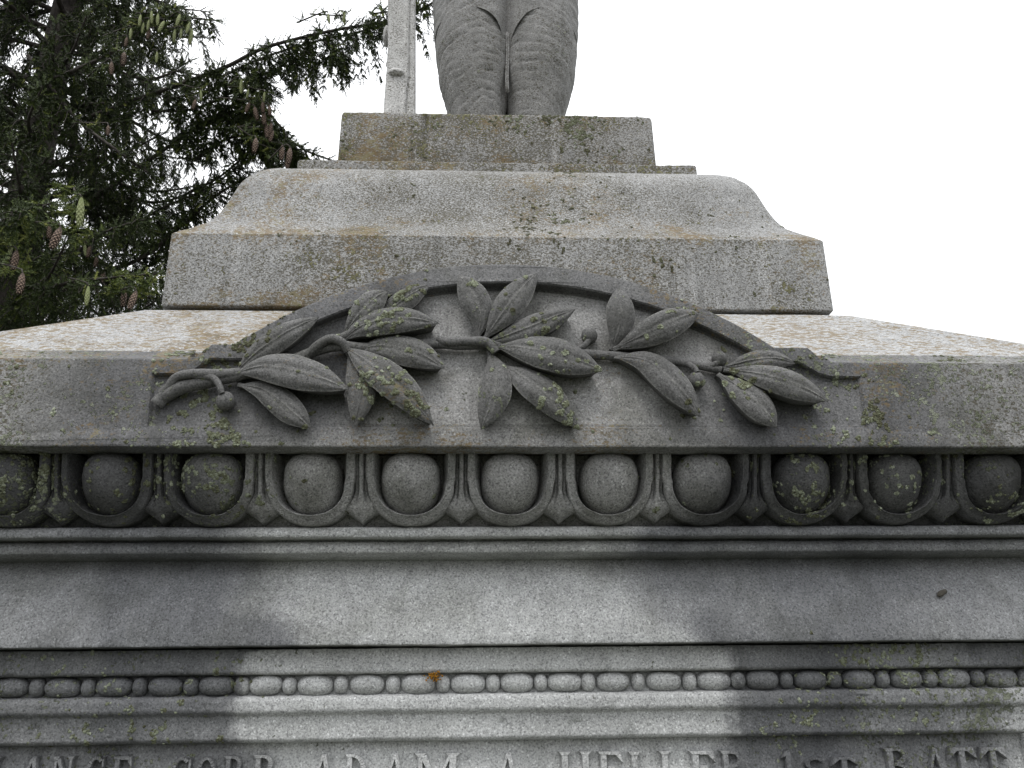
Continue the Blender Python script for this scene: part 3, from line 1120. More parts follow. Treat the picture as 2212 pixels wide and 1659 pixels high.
# tuft of orange lichen on the beads
V, F = [], []
c0 = on_y(937, 1461, -(AF - .20))
for k in range(60):
    d = Vector((random.gauss(0, .007), random.gauss(0, .004), random.gauss(0, .0035)))
    r = random.uniform(.0015, .0032)
    b0 = len(V)
    ax = Vector((random.uniform(-1, 1), random.uniform(-1, 1), random.uniform(-1, 1))).normalized()
    bx_ = ax.orthogonal().normalized()
    for s in (ax, -ax, bx_, -bx_, ax.cross(bx_), -ax.cross(bx_)):
        V.append(c0 + d + s * r)
    F += [(b0 + i, b0 + j, b0 + l) for i in (0, 1) for j, l in ((2, 4), (4, 3), (3, 5), (5, 2))]
o = link('orange_lichen', mesh('orange_lichen', V, F, sharp=0), simple('lichen_orange', (.36, .17, .02), .95, .4, 200), BEAD)

p = on_y(2035, 1281, -(AF - .178))  # chipped pit in the frieze: a raised lump, the hollow's shade put in its colour
V = []
for i in range(8):
    for j in range(12):
        th, ph = math.pi * i / 7, 2 * math.pi * j / 12
        d = Vector((math.sin(th) * math.cos(ph), math.sin(th) * math.sin(ph), math.cos(th)))
        k_ = 1 + .3 * mnoise.noise(d * 2)
        V.append((p.x + d.x * .010 * k_ + d.z * .006, p.y + d.y * .004 * k_, p.z + d.z * .008 * k_))
link('painted_pit', mesh('painted_pit', V, grid_faces(8, 12, True), sharp=0), simple('pit_shade', (.085, .078, .066), .95, .4, 150), bpy.data.objects['frieze'])

# ------------------------------------------------------------------ crusty lichen, real crumbs gathered in rosettes


def lichen_mat():
    g = NT('lichen_crust')
    at = g.node('ShaderNodeAttribute', attribute_name='tint')
    c = g.ramp(at.outputs['Fac'], [(0.0, (.058, .056, .034)), (.35, (.105, .11, .068)), (.65, (.175, .192, .135)), (1.0, (.29, .31, .24))])
    g.put(g.b.inputs['Base Color'], c)
    g.b.inputs['Roughness'].default_value = .95
    g.b.inputs['Specular IOR Level'].default_value = .15
    return g.m


MAT['lichen'] = lichen_mat()
lr = np.random.default_rng(21)


def crust(parent, sources, zone, n_try, size=(.0014, .0036), tint=(.48, .2), cell=.05):
    """scatter crumbs over the front of some meshes where a clumpy density and zone(x, z) allow it"""
    C, N, T = [], [], []
    for ob in sources:
        me = ob.data
        me.calc_loop_triangles()
        n = len(me.loop_triangles)
        tv = np.empty(n * 3, np.int32)
        me.loop_triangles.foreach_get('vertices', tv)
        co = np.empty(len(me.vertices) * 3, np.float32)
        me.vertices.foreach_get('co', co)
        co = co.reshape(-1, 3) * np.array(ob.scale) + np.array(ob.location if ob.parent else (0, 0, 0))
        T.append(co[tv.reshape(-1, 3)])
    T = np.concatenate(T)
    nn = np.cross(T[:, 1] - T[:, 0], T[:, 2] - T[:, 0])
    ar = np.linalg.norm(nn, axis=1) / 2
    nn = nn / np.maximum(1e-12, ar[:, None] * 2)
    w = ar * (nn[:, 1] < -.12)
    cdf = np.cumsum(w) / w.sum()
    pick = np.searchsorted(cdf, lr.random(n_try))
    a, b = lr.random(n_try), lr.random(n_try)
    fl = a + b > 1
    a[fl], b[fl] = 1 - a[fl], 1 - b[fl]
    t = T[pick]
    p = t[:, 0] + (t[:, 1] - t[:, 0]) * a[:, None] + (t[:, 2] - t[:, 0]) * b[:, None]
    V, F, TT = [], [], []
    for q, nv in zip(p, nn[pick]):
        v = Vector(q)
        z_ = zone(q[0], q[2])
        if z_ <= 0:
            continue
        d = mnoise.noise(v * 5.5) * .48 + mnoise.noise(v * 22) * .50 + mnoise.noise(v * 80) * .85
        if d < .95 - z_:
            continue
        nv = Vector(nv)
        r_ = lr.uniform(*size)
        e1 = nv.orthogonal().normalized()
        e1 = (Matrix.Rotation(lr.uniform(0, 6.28), 3, nv) @ e1)
        e2 = nv.cross(e1)
        k = len(V)
        sh = lr.uniform(.6, 1.4, 5)
        for i in range(5):
            an = 2 * math.pi * i / 5
            V.append(v + (e1 * math.cos(an) + e2 * math.sin(an)) * r_ * sh[i] + nv * r_ * lr.uniform(.05, .5))
        V.append(v + nv * r_ * lr.uniform(.4, .9))
        for i in range(5):
            V.append(v + (e1 * math.cos(2 * math.pi * i / 5) + e2 * math.sin(2 * math.pi * i / 5)) * r_ * .6 - nv * .001)
        F += [(k + i, k + (i + 1) % 5, k + 5) for i in range(5)]
        F += [(k + i, k + 6 + i, k + 6 + (i + 1) % 5, k + (i + 1) % 5) for i in range(5)]
        TT.append(min(1, max(0, lr.normal(*tint) + .5 * mnoise.noise(v * 9))))
    if not V:
        return
    me = bpy.data.meshes.new('lichen')
    me.from_pydata([tuple(v) for v in V], [], F)
    me.attributes.new('tint', 'FLOAT', 'FACE').data.foreach_set('value', np.repeat(np.array(TT, np.float32), 10))
    o = link('lichen', me, MAT['lichen'], parent)
    o['kind'] = 'stuff'
    print('lichen', parent.name, len(TT))


def bump1(x, c, w):
    return math.exp(-((x - c) / w) ** 2)


kids = [o for o in bpy.data.objects if o.parent == LAU] + [LAU]
crust(LAU, kids, lambda x, z: .45 + .10 * bump1(x, -.2, .25), 110000)
crust(GAB, [GAB], lambda x, z: (.18 + .48 * bump1(x, -.62, .18) + .40 * bump1(x, .66, .16)) * (1 if abs(x) < 1.0 else .7) + .08, 150000)
kids = [o for o in bpy.data.objects if o.parent == EGG]
crust(EGG, kids, lambda x, z: .12 + .46 * min(1, max(0, (abs(x + .02) - .25) / .3)), 110000)
crust(BEAD, [BEAD] + [o for o in bpy.data.objects if o.parent == BEAD and 'bead' in o.name], lambda x, z: -.2 + .70 * min(1, max(0, (abs(x - .0) - .42) / .12)), 60000)
crust(bpy.data.objects['die'], [bpy.data.objects['die']], lambda x, z: -.2 + .66 * min(1, max(0, (abs(x - .0) - .42) / .12)) if z > 1.40 else -1, 80000)
crust(bpy.data.objects['frieze'], [bpy.data.objects['frieze']], lambda x, z: -.25 + .80 * bump1(x, .52, .14) * bump1(z, zfr_b + .015, .025) + .25 * bump1(x, -.7, .1), 40000)
crust(bpy.data.objects['statue_plinth'], [bpy.data.objects['statue_plinth']], lambda x, z: .36 + .20 * bump1(x, .22, .22), 50000, tint=(.22, .2))
crust(bpy.data.objects['ogee_block'], [bpy.data.objects['ogee_block']], lambda x, z: .14 + .28 * bump1(x, .12, .28), 60000, tint=(.18, .18), size=(.002, .0042))
crust(bpy.data.objects['ledge_slab'], [bpy.data.objects['ledge_slab']], lambda x, z: .35, 8000, tint=(.2, .2))

# ------------------------------------------------------------------ statue
ST = empty('soldier_statue', (.0, .0, Z_PT))
tag(ST, 'grey granite statue of a standing man, only the creased trouser legs in view', 'statue')
LEGY = .0
rows_v = [-60, 0, 60, 110, 160, 205, 240]
LO = [936, 937, 940, 941, 949, 959, 969]
LI = [1092, 1093, 1094.5, 1095.5, 1095, 1092, 1088]
RI = [1092, 1093.5, 1095, 1096.5, 1099, 1103, 1106]
RO = [1234, 1239, 1246, 1247, 1240, 1229, 1218]


def leg(side):
    zs_, xi, xo = [], [], []
    for v, lo, li, ri, ro in zip(rows_v, LO, LI, RI, RO):
        i_, o_ = (li, lo) if side < 0 else (ri, ro)
        # the outline is seen where the leg turns away, near its axis
        pi, po = on_y(i_, v, LEGY - .10), on_y(o_, v, LEGY - .02)
        zs_.append((pi.z + po.z) / 2)
        xi.append(pi.x - side * float(np.interp(v, [150, 215], [.022, .013])))
        xo.append(po.x)
    zs_, xi, xo = zs_[::-1], xi[::-1], xo[::-1]
    k = (xo[1] - xo[0]) / (zs_[1] - zs_[0])
    ki = (xi[1] - xi[0]) / (zs_[1] - zs_[0])
    zs_ = [Z_PT - .01, Z_PT + .12] + zs_
    xo = [xo[0] - k * (zs_[2] - zs_[0]) * .35, xo[0] - k * (zs_[2] - zs_[1]) * .8] + xo
    xi = [xi[0] - ki * (zs_[2] - zs_[0]) * .3, xi[0] - ki * (zs_[2] - zs_[1]) * .8] + xi
    nz, na = 220, 96
    V = []
    for i in range(nz):
        z = zs_[0] + (zs_[-1] + .25 - zs_[0]) * i / (nz - 1)
        a, b = float(np.interp(z, zs_, xi)), float(np.interp(z, zs_, xo))
        cx, rx = (a + b) / 2, abs(b - a) / 2
        ry = rx * 1.08
        for j in range(na):
            ph = 2 * math.pi * j / na                      # 0 = front, towards +x
            sx, sy = math.sin(ph), -math.cos(ph)
            # cloth folds: each crease drops away to the outer side of the leg
            outer = sx * side
            q = Vector((sx * 1.3 + side * 3, sy * 1.3, z * 4))
            front = max(0., -sy)
            drop = .10 * max(0, outer + .15) ** 1.5 + .016 * max(0, -outer) ** 2
            s = (z + drop + .045 * mnoise.noise(q * 1.1)) / .043 + side * .3
            fr = s - math.floor(s)
            idx = math.floor(s)
            amp = .5 + 1.0 * mnoise.noise(Vector((idx * 1.7, side, sx * 1.6)))
            amp = max(0.12, amp)
            prof = -(1 - fr) ** 3 * .6 - .55 * math.exp(-(fr / .07) ** 2) - .55 * math.exp(-((1 - fr) / .05) ** 2)
            d = .0088 * amp * prof + .006 * mnoise.noise(q * 2.1)
            k_ = (abs(sx) ** 2.5 + abs(sy) ** 2.5) ** (-1 / 2.5)
            V.append((cx + (rx * (k_ if sx * side < 0 else 1) + d) * sx, LEGY + (ry * k_ + d) * sy, z))
    F = grid_faces(nz, na, True)
    F.append(tuple(range(na)))
    F.append(tuple(range((nz - 1) * na, nz * na)))
    return link('trouser_leg', mesh('trouser_leg', V, F, sharp=0), MAT['statue'], ST)


leg(-1)
leg(1)
# double seam between the legs
V, F = [], []
for u0, u1 in ((1093.5, 1094.5), (1097.5, 1098.5)):
    pts = [on_y(u0 + (u1 - u0) * t + 1.2 * math.sin(t * 6), 70 + 130 * t, LEGY - .118) for t in np.linspace(0, 1, 12)]
    v_, f_ = tube(pts, .0045, 6)
    F += [tuple(i + len(V) for i in q) for q in f_]
    V += v_
link('seam', mesh('seam', V, F, sharp=0), MAT['statue'], ST)
# stone left standing between and behind the calves
p0, p1 = on_y(1070, 245, .10), on_y(1125, 245, .10)
V = []
for z in (Z_PT - .005, p0.z + .5):
    V += [(p0.x, .07, z), ((p0.x + p1.x) / 2, .05, z), (p1.x, .07, z), (p1.x, .16, z), (p0.x, .16, z)]
link('support', mesh('support', V, grid_faces(2, 5, True) + [(0, 1, 2, 3, 4), (5, 6, 7, 8, 9)], smooth=False), MAT['statue'], ST)
# tunic skirt over the thighs
hem_u = [932, 940, 972, 1000, 1025, 1050, 1075, 1096, 1112, 1140, 1165, 1190, 1215, 1240, 1252]
hem_v = [34, 26, 14, 14, 16, 26, 44, 82, 58, 30, 18, 16, 20, 34, 44]
hx = [on_y(u, v, -.17).x for u, v in zip(hem_u, hem_v)]
hz = [on_y(u, v, -.17).z for u, v in zip(hem_u, hem_v)]
na, nz = 120, 46
V = []
mx = (on_y(1247, 60, -.02).x + on_y(938, 60, -.02).x) / 2
hw = (on_y(1247, 60, -.02).x - on_y(938, 60, -.02).x) / 2 - .002
for i in range(nz):
    t = i / (nz - 1)
    for j in range(na):
        ph = 2 * math.pi * j / na
        sx, sy = math.sin(ph), -math.cos(ph)
        e = 2.5
        rad = (abs(sx) ** e + abs(sy) ** e) ** (-1 / e)
        x = mx + (hw + .03 * t) * sx * rad
        zh = float(np.interp(x, hx, hz))
        z = zh + (5.05 - zh) * t
        y = .188 * sy * rad * (1 + .1 * t)
        if sy < 0:
            y += .085 * math.exp(-abs((x - mx) / .030) ** 1.5) * max(0, 1 - t * 1.3)
        q = Vector((x * 6, z * 5, 2))
        f = .004 * mnoise.noise(q) + .0035 * math.sin((z + .25 * abs(x - mx)) * 95 + 3 * mnoise.noise(q * .6)) * (1 if i else 0)
        lip = .0 * math.exp(-(t / .03) ** 2)
        V.append((x + sx * (f + lip), y + sy * (f + lip), z))
base = len(V)
for j in range(na):                                        # under edge of the hem, turned in
    x, y, z = V[j]
    V.append((mx + (x - mx) * .93, y * .90, z + .006))
F = grid_faces(nz, na, True)
F += [(j, (j + 1) % na, base + (j + 1) % na, base + j) for j in range(na)]
F.append(tuple(range((nz - 1) * na, nz * na)))
link('tunic', mesh('tunic', V, F, sharp=40), MAT['statue'], ST)

# rifle butt standing beside the legs
RF = empty('stone_rifle', (-.42, -.45, Z_PT))
tag(RF, 'carved stone rifle stock standing upright beside the statue legs at the plinth edge', 'rifle')
RY = -.46
zt_ = on_y(860, -120, RY).z
N = 60
V = []
sec_n = None
for i in range(N):
    t = i / (N - 1)
    z = Z_PT - .002 + (zt_ - Z_PT) * t
    # pixel row for this height
    vv = 238 - (238 + 120) * t
    L = float(np.interp(vv, [-120, 0, 90, 160, 238], [840, 837.5, 838, 833, 827.5]))
    Mi = float(np.interp(vv, [-120, 0, 90, 140, 170, 238], [884, 883, 882, 882, 878, 873]))
    Rr = float(np.interp(vv, [-120, 0, 240], [897, 898, 899]))
    xl_, xm_, xr_ = on_y(L, vv, RY).x, on_y(Mi, vv, RY).x, on_y(Rr, vv, RY + .02).x
    w = .0014 * mnoise.noise(Vector((z * 22, 1, 4)))
    foot = -.004 * math.exp(-(t / .02) ** 2)
    sec = [(xl_ + w, RY + .13), (xl_ + w, RY + .006), (xl_ + .005 + w, RY + foot), (xm_ - .005 - w, RY + .002 + foot), (xm_ - w, RY + .007), (xm_ - .001, RY + .015), (xm_ + .003, RY + .018), (xm_ + .007, RY + .015), (xr_ - .005, RY + .022), (xr_, RY + .040), (xr_ - .01, RY + .15)]
    sec_n = len(sec)
    V += [(x, y, z) for x, y in sec]
F = grid_faces(N, sec_n, True)
F.append(tuple(range(sec_n)))
F.append(tuple(range((N - 1) * sec_n, N * sec_n)))
link('stock', mesh('stock', V, F, sharp=32), MAT['rifle'], RF)


def blob(name, c, r, parent, mat, n1=14, n2=20, seed=0, amp=.1):
    V = []
    for i in range(n1):
        th = math.pi * i / (n1 - 1)
        for j in range(n2):
            ph = 2 * math.pi * j / n2
            d = Vector((math.sin(th) * math.cos(ph), math.sin(th) * math.sin(ph), math.cos(th)))
            k = 1 + amp * mnoise.noise(d * 1.5 + Vector((seed, 0, 0)))
            V.append((c[0] + d.x * r[0] * k, c[1] + d.y * r[1] * k, c[2] + d.z * r[2] * k))
    return link(name, mesh(name, V, grid_faces(n1, n2, True), sharp=0), mat, parent)


c = on_y(856, 157, RY)
blob('sling_stud', c, (.030, .020, .015), RF, MAT['rifle'], seed=3)
c = on_y(857, 134, RY)
blob('swivel_boss', (c.x, c.y + .012, c.z), (.040, .008, .045), RF, MAT['rifle'], seed=5)
c = on_y(836, 78, RY + .06)
blob('side_knob', c, (.016, .03, .045), RF, MAT['rifle'], seed=8)

# ------------------------------------------------------------------ spruce tree
TR = at_dist(46, 500, 7.4)
TX, TY = TR.x, TR.y
TREE = empty('spruce_tree', (TX, TY, 0))
tag(TREE, 'tall dark spruce with drooping twigs and hanging cones behind the monument', 'tree')


def bark():
    g = NT('spruce_bark')
    pos = g.node('ShaderNodeNewGeometry').outputs['Position']
    n = g.noise(g.mapping(pos, (18, 18, 7)), 1.0, 5, .65, .6)
    c = g.ramp(n, [(.3, (.018, .015, .013)), (.5, (.05, .042, .037)), (.7, (.10, .09, .08))])
    g.put(g.b.inputs['Base Color'], c)
    g.b.inputs['Roughness'].default_value = .95
    bp = g.node('ShaderNodeBump')
    bp.inputs['Distance'].default_value = .03
    g.put(bp.inputs['Height'], n)
    g.put(g.b.inputs['Normal'], bp.outputs[0])
    return g.m


def needles_mat():
    g = NT('spruce_needles')
    at = g.node('ShaderNodeAttribute', attribute_name='tint')
    c = g.ramp(at.outputs['Fac'], [(0.0, (.016, .024, .009)), (.4, (.034, .050, .015)), (.7, (.062, .088, .022)), (.88, (.12, .155, .032)), (1.0, (.21, .23, .055))])
    g.put(g.b.inputs['Base Color'], c)
    g.b.inputs['Roughness'].default_value = .55
    g.b.inputs['Specular IOR Level'].default_value = .3
    return g.m


MAT['bark'] = bark()
MAT['needles'] = needles_mat()
zs_t = np.linspace(0, 15, 40)
V, F = tube([(TX + .05 * math.sin(z * .5), TY + .05 * math.cos(z * .6), z) for z in zs_t], [.22 * (1 - z / 17) ** .9 + (.15 * math.exp(-z / .5)) for z in zs_t], 18)
link('trunk', mesh('trunk', V, F, sharp=0), MAT['bark'], TREE)

limbs = []                       # polylines with radius, all woody
twigs = []                       # (pos, dir, length, tint)
rnd = random.Random(11)


def hang(p, side, length, dens=1.0, tint=.4):
    """a drooping branchlet: out to the side, then down, twigs all along"""
    n = max(4, int(length / .05))
    d = Vector(side).normalized() * .8 + Vector((rnd.gauss(0, .25), rnd.gauss(0, .25), rnd.uniform(-.3, .2)))
    pts = [Vector(p)]
    st = length / n
    for i in range(n):
        d = (d + Vector((rnd.gauss(0, .10), rnd.gauss(0, .10), -.42))).normalized()
        pts.append(pts[-1] + d * st)
        t = (i + 1) / n
        for k in range(3):
            if rnd.random() < .85 * dens:
                sd = d.cross(Vector((rnd.gauss(0, 1), rnd.gauss(0, 1), rnd.gauss(0, .4)))).normalized()
                td = (d * .9 + sd * .75 + Vector((0, 0, -.25))).normalized()
                twigs.append((pts[-1].copy(), td, rnd.uniform(.06, .12) * (1.1 - .4 * t), min(1, max(0, rnd.gauss(tint, .22)))))
    twigs.append((pts[-1].copy(), d, rnd.uniform(.06, .1), min(1, max(0, rnd.gauss(tint + .1, .15)))))
    limbs.append((pts, [.0045 * (1 - .7 * i / n) for i in range(n + 1)], 3))


def limb(pts, r0, r1, hl=(.18, .42), step=.07, dens=1.0, start=.12, tint=.4):
    n = max(8, int(sum((Vector(a) - Vector(b)).length for a, b in zip(pts, pts[1:])) / .06))
    Q = [Vector(q) for q in spline(pts, n)]
    limbs.append((Q, [r0 + (r1 - r0) * (i / (n - 1)) ** .8 for i in range(n)], 6))
    acc = 0
    L = sum((b - a).length for a, b in zip(Q, Q[1:]))
    s = 0
    for a, b in zip(Q, Q[1:]):
        d = (b - a)
        s += d.length
        acc += d.length
        while acc > step:
            acc -= step * rnd.uniform(.7, 1.3)
            if s / L < start:
                continue
            sd = d.cross(Vector((0, 0, 1)))
            if sd.length < 1e-5:
                continue
            sd.normalize()
            sg = rnd.choice((-1, 1))
            k = math.sin(min(1, (1.08 - s / L) * 1.6) * math.pi / 2)
            hang(a, sd * sg * rnd.uniform(.3, 1.2) + d.normalized() * .8, rnd.uniform(*hl) * (.35 + .65 * k), dens, tint)
            for q_ in range(rnd.choice((1, 1, 2))):                 # short sprays above the limb
                td = (d.normalized() + sd * sg * .6 + Vector((0, 0, .55))).normalized()
                twigs.append((a.copy(), td, rnd.uniform(.06, .12), min(1, max(0, rnd.gauss(tint + .15, .15)))))
    for k in range(5):
        twigs.append((Q[-1].copy(), ((Q[-1] - Q[-2]).normalized() + Vector((rnd.gauss(0, .4), rnd.gauss(0, .4), rnd.gauss(0, .3)))).normalized(), .09, .6))


# whorls of the crown
zc = 3.2
while zc < 13:
    L = 2.35 * (1 - (zc - 3) / 13) + .2
    nb = rnd.randint(5, 7)
    a0 = rnd.uniform(0, 6.28)
    for k in range(nb):
        a = a0 + 6.283 * k / nb + rnd.gauss(0, .15)
        dx, dy = math.cos(a), math.sin(a)
        LL = L * rnd.uniform(.7, 1.0)
        if dx > .35:                                             # the sparse side towards the open sky
            LL *= .86
        z0 = zc + rnd.uniform(-.15, .15)
        P = [(TX + dx * .1, TY + dy * .1, z0), (TX + dx * LL * .35, TY + dy * LL * .35, z0 - .02 + LL * .05),
             (TX + dx * LL * .7, TY + dy * LL * .7, z0 - .10), (TX + dx * LL + rnd.gauss(0, .1), TY + dy * LL + rnd.gauss(0, .1), z0 + .02)]
        vis = zc < 10.5
        limb(P, .030, .006, (.24, .6), .046 if vis else .3, 1.0 if vis else .6, .15, rnd.choice((.3, .4, .5)))
    zc += .30 if zc < 10.5 else .6

# the limbs that reach out over the monument
for pxs, r0, r1, hl, step, dens in [
    ([(200, 250, 7.2), (380, 185, 6.9), (485, 146, 6.7), (560, 108, 6.6), (640, 84, 6.5), (740, 62, 6.4), (840, 46, 6.4), (925, 12, 6.3), (960, -20, 6.3)], .020, .009, (.08, .56), .040, 1.0),
    ([(470, 170, 6.9), (560, 128, 6.8), (660, 95, 6.7), (760, 72, 6.6), (850, 50, 6.5)], .012, .006, (.08, .5), .060, .9),
    ([(190, 440, 7.3), (300, 362, 7.1), (400, 292, 7.0), (500, 228, 6.9), (560, 180, 6.8), (625, 130, 6.8)], .020, .008, (.2, .42), .045, 1.0),
    ([(380, 300, 7.1), (470, 262, 7.0), (540, 262, 6.9), (600, 285, 6.8), (660, 325, 6.7), (720, 348, 6.7)], .016, .006, (.14, .36), .050, 1.0),
    ([(180, 600, 7.4), (300, 560, 7.2), (390, 490, 7.2), (470, 420, 7.1), (560, 372, 7.1), (640, 345, 7.0)], .024, .006, (.14, .34), .055, 1.0),
    ([(120, 170, 7.1), (230, 120, 6.9), (310, 60, 6.7), (380, 38, 6.6), (465, 44, 6.6)], .022, .006, (.12, .34), .055, 1.0),
    ([(60, 640, 6.9), (150, 560, 6.5), (230, 500, 6.3), (330, 470, 6.2)], .018, .006, (.2, .4), .05, 1.0),
    ([(20, 700, 6.2), (120, 620, 5.9), (240, 600, 5.8), (345, 590, 5.8)], .018, .006, (.2, .4), .045, 1.0),
    ([(-60, 560, 6.0), (20, 470, 5.7), (60, 450, 5.5), (110, 440, 5.4)], .014, .006, (.2, .4), .045, 1.0),
    ([(60, 120, 7.2), (160, 250, 6.9), (260, 330, 6.7), (330, 380, 6.7)], .018, .006, (.2, .45), .05, 1.0),
    ([(500, 195, 6.8), (545, 215, 6.7), (590, 255, 6.7), (625, 300, 6.7), (650, 335, 6.7)], .012, .005, (.16, .36), .035, 1.0),
    ([(480, 250, 6.9), (540, 255, 6.8), (580, 270, 6.8)], .010, .005, (.14, .30), .05, .9),
    ([(360, 215, 6.9), (430, 200, 6.8), (520, 175, 6.8), (580, 160, 6.7)], .012, .005, (.12, .26), .07, .8),
    ([(400, 420, 7.1), (470, 385, 7.0), (540, 330, 7.0), (585, 325, 7.0)], .012, .005, (.16, .36), .04, 1.0),
    ([(420, 345, 7.0), (490, 300, 6.9), (560, 296, 6.9), (620, 318, 6.8), (665, 345, 6.8)], .014, .006, (.14, .34), .05, 1.0),
    ([(470, 225, 6.9), (520, 240, 6.8), (560, 285, 6.8), (590, 345, 6.8)], .012, .005, (.14, .34), .045, 1.0),
    ([(240, 520, 7.3), (340, 455, 7.2), (440, 410, 7.2), (530, 352, 7.2)], .016, .006, (.16, .36), .05, 1.0),
    ([(330, 240, 7.0), (420, 235, 6.9), (500, 200, 6.9), (590, 150, 6.8), (640, 140, 6.8)], .014, .005, (.14, .34), .06, 1.0),
    ([(220, 640, 7.6), (330, 570, 7.5), (420, 520, 7.5), (500, 470, 7.4)], .018, .006, (.14, .34), .05, 1.0),
]:
    limb([at_dist(*p) for p in pxs], r0, r1, hl, step * .62, dens, .08, .42)
for pxs in [[(300, 70, 6.7), (350, 20, 6.6), (390, 15, 6.6)], [(540, 232, 6.8), (570, 215, 6.8)], [(700, 90, 6.4), (760, 130, 6.4)], [(800, 30, 6.3), (880, 20, 6.3), (918, 4, 6.3)], [(620, 100, 6.5), (680, 120, 6.5), (740, 128, 6.5)]]:
    limb([at_dist(*p) for p in pxs] if len(pxs) > 2 else [at_dist(*pxs[0]), at_dist((pxs[0][0] + pxs[1][0]) / 2, (pxs[0][1] + pxs[1][1]) / 2, pxs[0][2]), at_dist(*pxs[1])], .008, .004, (.12, .30), .028, 1.0, .05, .5)

# cones
CONES = []
GREEN = [(708, 110, 70), (762, 90, 70), (795, 105, 70), (722, 145, 60), (660, 175, 65), (750, 130, 60), (905, 110, 75), (825, 150, 85), (880, 180, 65), (955, 150, 75), (965, 185, 85), (912, 175, 60), (790, 290, 60),
         (1215, 440, 80), (1250, 475, 55), (1330, 490, 55), (410, 1070, 150), (445, 1490, 100), (425, 1260, 75), (60, 1270, 80), (1010, 480, 55),
         (1650, 100, 60), (1735, 95, 60), (1735, 110, 50)]
BROWN = [(562, 345, 70), (625, 310, 90), (545, 660, 60), (1255, 545, 60), (1280, 575, 75), (1322, 545, 65), (1325, 600, 75), (1340, 665, 80), (1365, 650, 65), (1288, 740, 90), (1420, 770, 80), (1460, 790, 90), (1448, 815, 70), (1355, 560, 60), (1372, 690, 70),
         (305, 1205, 120), (250, 1165, 75), (85, 1310, 100), (115, 1430, 110), (490, 1320, 60), (455, 1270, 65), (525, 1390, 65), (628, 1500, 90), (685, 1515, 100), (640, 215, 55), (985, 530, 60), (750, 175, 55)]


def cone_mesh(name, R, open_):
    """spindle of overlapping scales hanging from the origin, one unit long"""
    V, F = [], []
    n1, n2 = 9, 8
    for i in range(n1):
        t = i / (n1 - 1)
        r = R * .86 * (math.sin(math.pi * (t * .93 + .05)) ** .55)
        for j in range(n2):
            a = 2 * math.pi * j / n2
            V.append((r * math.cos(a), r * math.sin(a), -t))
    F = grid_faces(n1, n2, True)
    rows, per = 11, 6
    for i in range(rows):
        t = .04 + .92 * i / rows
        r = R * (math.sin(math.pi * (t * .93 + .05)) ** .55)
        for j in range(per):
            a = 2 * math.pi * (j + .5 * (i % 2)) / per
            da = math.pi / per * .98
            r1 = r * (1 + open_)
            b = len(V)
            t2 = t + .105
            V += [(r * .80 * math.cos(a), r * .80 * math.sin(a), -t + .02), (r * .97 * math.cos(a - da), r * .97 * math.sin(a - da), -t - .035), (r1 * math.cos(a), r1 * math.sin(a), -t2), (r * .97 * math.cos(a + da), r * .97 * math.sin(a + da), -t - .035)]
            F += [(b, b + 1, b + 2), (b, b + 2, b + 3)]
    me = mesh(name, V, F, sharp=1)
    tipv = np.zeros(len(V), np.float32)
    tipv[n1 * n2 + 2::4] = 1.0
    tipv[n1 * n2 + 1::4] = .35
    tipv[n1 * n2 + 3::4] = .35
    me.attributes.new('tip', 'FLOAT', 'POINT').data.foreach_set('value', tipv)
    return me


def cone_mat(name, c0, c1):
    g = NT(name)
    at = g.node('ShaderNodeAttribute', attribute_name='tip')
    c = g.mix(at.outputs['Fac'], c0, c1)
    g.put(g.b.inputs['Base Color'], c)
    g.b.inputs['Roughness'].default_value = .8
    return g.m


gm = cone_mesh('green_cone', .125, .04)
gm.materials.append(cone_mat('cone_green', (.15, .18, .065), (.27, .29, .15)))
bm_ = cone_mesh('brown_cone', .165, .16)
bm_.materials.append(cone_mat('cone_brown', (.030, .018, .013), (.27, .19, .14)))
for lst, nm, me_, ln in ((GREEN, 'green_cone', gm, .135), (BROWN, 'brown_cone', bm_, .135)):
    for zx, zy, zl in lst:
        u, v, l = zx * .4296, zy * .4296, zl * .4296
        dep = min(6.35, max(4.6, ln * FPX * .93 / l))
        CONES.append((u, v - l / 2, v + l / 2, dep, l))
        p = at_dist(u, v - l / 2, dep)
        size = l * dep / FPX / .93
        o = place(nm, me_, TREE, tuple(p), (rnd.gauss(0, .10), rnd.gauss(0, .10), rnd.uniform(0, 6.2)), (size,) * 3)
        # the twig it hangs from
        q = [p + Vector((rnd.uniform(-.3, -.1), rnd.uniform(.05, .25), rnd.uniform(.05, .16))), p + Vector((-.06, .05, .06)), p + Vector((-.01, .0, .02)), p]
        limbs.append(([Vector(x) for x in spline(q, 8)], [.006, .006, .005, .005, .005, .004, .004, .004], 4))
        for k in range(11):
            t = rnd.random()
            w = Vector(q[0]).lerp(Vector(q[3]), t)
            twigs.append((w, Vector((rnd.gauss(.2, .6), rnd.gauss(0, .6), rnd.gauss(.1, .6))).normalized(), rnd.uniform(.06, .11), min(1, max(0, rnd.gauss(.62, .2)))))

# fresh light green tips low on the left
for u0, u1, v0, v1, dep, n in ((40, 95, 470, 510, 5.5, 70), (235, 340, 588, 640, 5.75, 150), (110, 170, 395, 470, 5.9, 60), (280, 380, 30, 60, 6.55, 60), (10, 60, 500, 600, 5.5, 80), (150, 200, 480, 560, 6.1, 60)):
    for k in range(n):
        p = at_dist(rnd.uniform(u0, u1), rnd.uniform(v0, v1), dep + rnd.uniform(-.1, .25))
        twigs.append((p, Vector((rnd.gauss(0, .8), rnd.gauss(-.3, .6), rnd.gauss(-.1, .5))).normalized(), rnd.uniform(.05, .09), min(1, rnd.uniform(.72, 1.0))))

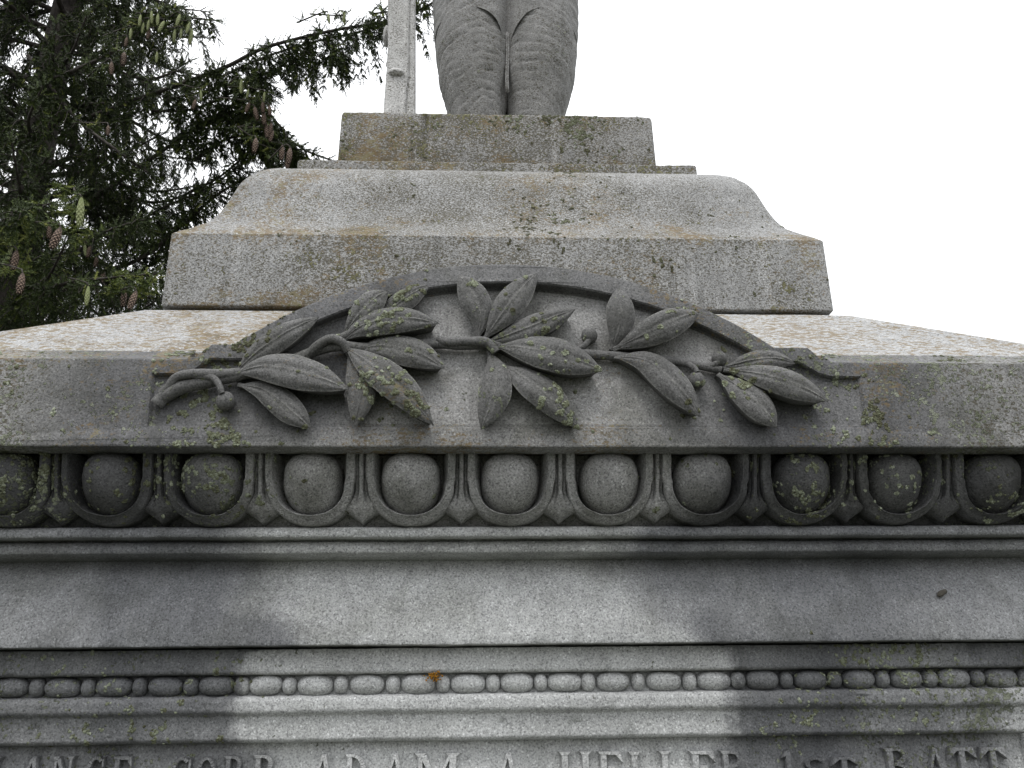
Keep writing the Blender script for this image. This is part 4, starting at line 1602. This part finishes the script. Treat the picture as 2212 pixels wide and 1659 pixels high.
# woody mesh
V, F = [], []
for pts, rad, n in limbs:
    v_, f_ = tube(pts, rad, n, caps=False)
    b = len(V)
    V += v_
    F += [tuple(i + b for i in q) for q in f_]
me = bpy.data.meshes.new('branches')
me.from_pydata([tuple(v) for v in V], [], F)
me.polygons.foreach_set('use_smooth', [True] * len(F))
o = link('branches', me, MAT['bark'], TREE)
o['kind'] = 'stuff'

# no spray grows straight through a hanging cone
def clear(t):
    d = t[0] + t[1] * t[2] * .5 - CAM
    dz = d.dot(_fw)
    u, v = PW / 2 + FPX * d.dot(RX) / dz, PH / 2 - FPX * d.dot(UX) / dz
    for cu, c0, c1, dep, l in CONES:
        if dz < dep + .02 and abs(u - cu) < max(11, l * .32) and c0 + 4 < v < c1 + 10:
            return False
    return True


twigs = [t for t in twigs if clear(t)]
# needles: every twig is a bottle-brush of thin triangles
P = np.array([t[0] for t in twigs])
Dv = np.array([t[1] for t in twigs])
Ln = np.array([t[2] for t in twigs])
Tn = np.array([t[3] for t in twigs])
NN = 20
nt = len(twigs)
ref = np.where(np.abs(Dv[:, 2:3]) < .9, np.array([[0, 0, 1.]]), np.array([[1., 0, 0]]))
B1 = np.cross(Dv, ref)
B1 /= np.linalg.norm(B1, axis=1, keepdims=True)
B2 = np.cross(Dv, B1)
k = np.arange(NN)
ang = (k * 2.39996)[None, :] + rng.uniform(0, 6.28, (nt, 1))
s = ((k + .5) / NN)[None, :] + rng.normal(0, .02, (nt, NN))
rad = np.cos(ang)[..., None] * B1[:, None, :] + np.sin(ang)[..., None] * B2[:, None, :]
tan = -np.sin(ang)[..., None] * B1[:, None, :] + np.cos(ang)[..., None] * B2[:, None, :]
base = P[:, None, :] + Dv[:, None, :] * (s * Ln[:, None])[..., None]
nl = (.023 * (1 - .35 * s) * rng.uniform(.8, 1.2, (nt, NN)))[..., None]
tip = base + (rad * .72 + Dv[:, None, :] * .72) * nl
wd = .0040
v0 = base + tan * wd
v1 = base - tan * wd
verts = np.stack([v0, v1, tip], 2).reshape(-1, 3)
nf = nt * NN
me = bpy.data.meshes.new('needles')
me.vertices.add(nf * 3)
me.vertices.foreach_set('co', verts.astype(np.float32).ravel())
me.loops.add(nf * 3)
me.loops.foreach_set('vertex_index', np.arange(nf * 3, dtype=np.int32))
me.polygons.add(nf)
me.polygons.foreach_set('loop_start', np.arange(0, nf * 3, 3, dtype=np.int32))
me.update(calc_edges=True)
at = me.attributes.new('tint', 'FLOAT', 'FACE')
at.data.foreach_set('value', np.repeat(Tn, NN).astype(np.float32))
o = link('needles', me, MAT['needles'], TREE)
o['kind'] = 'stuff'
print('twigs', nt, 'needle tris', nf, 'limbs', len(limbs))
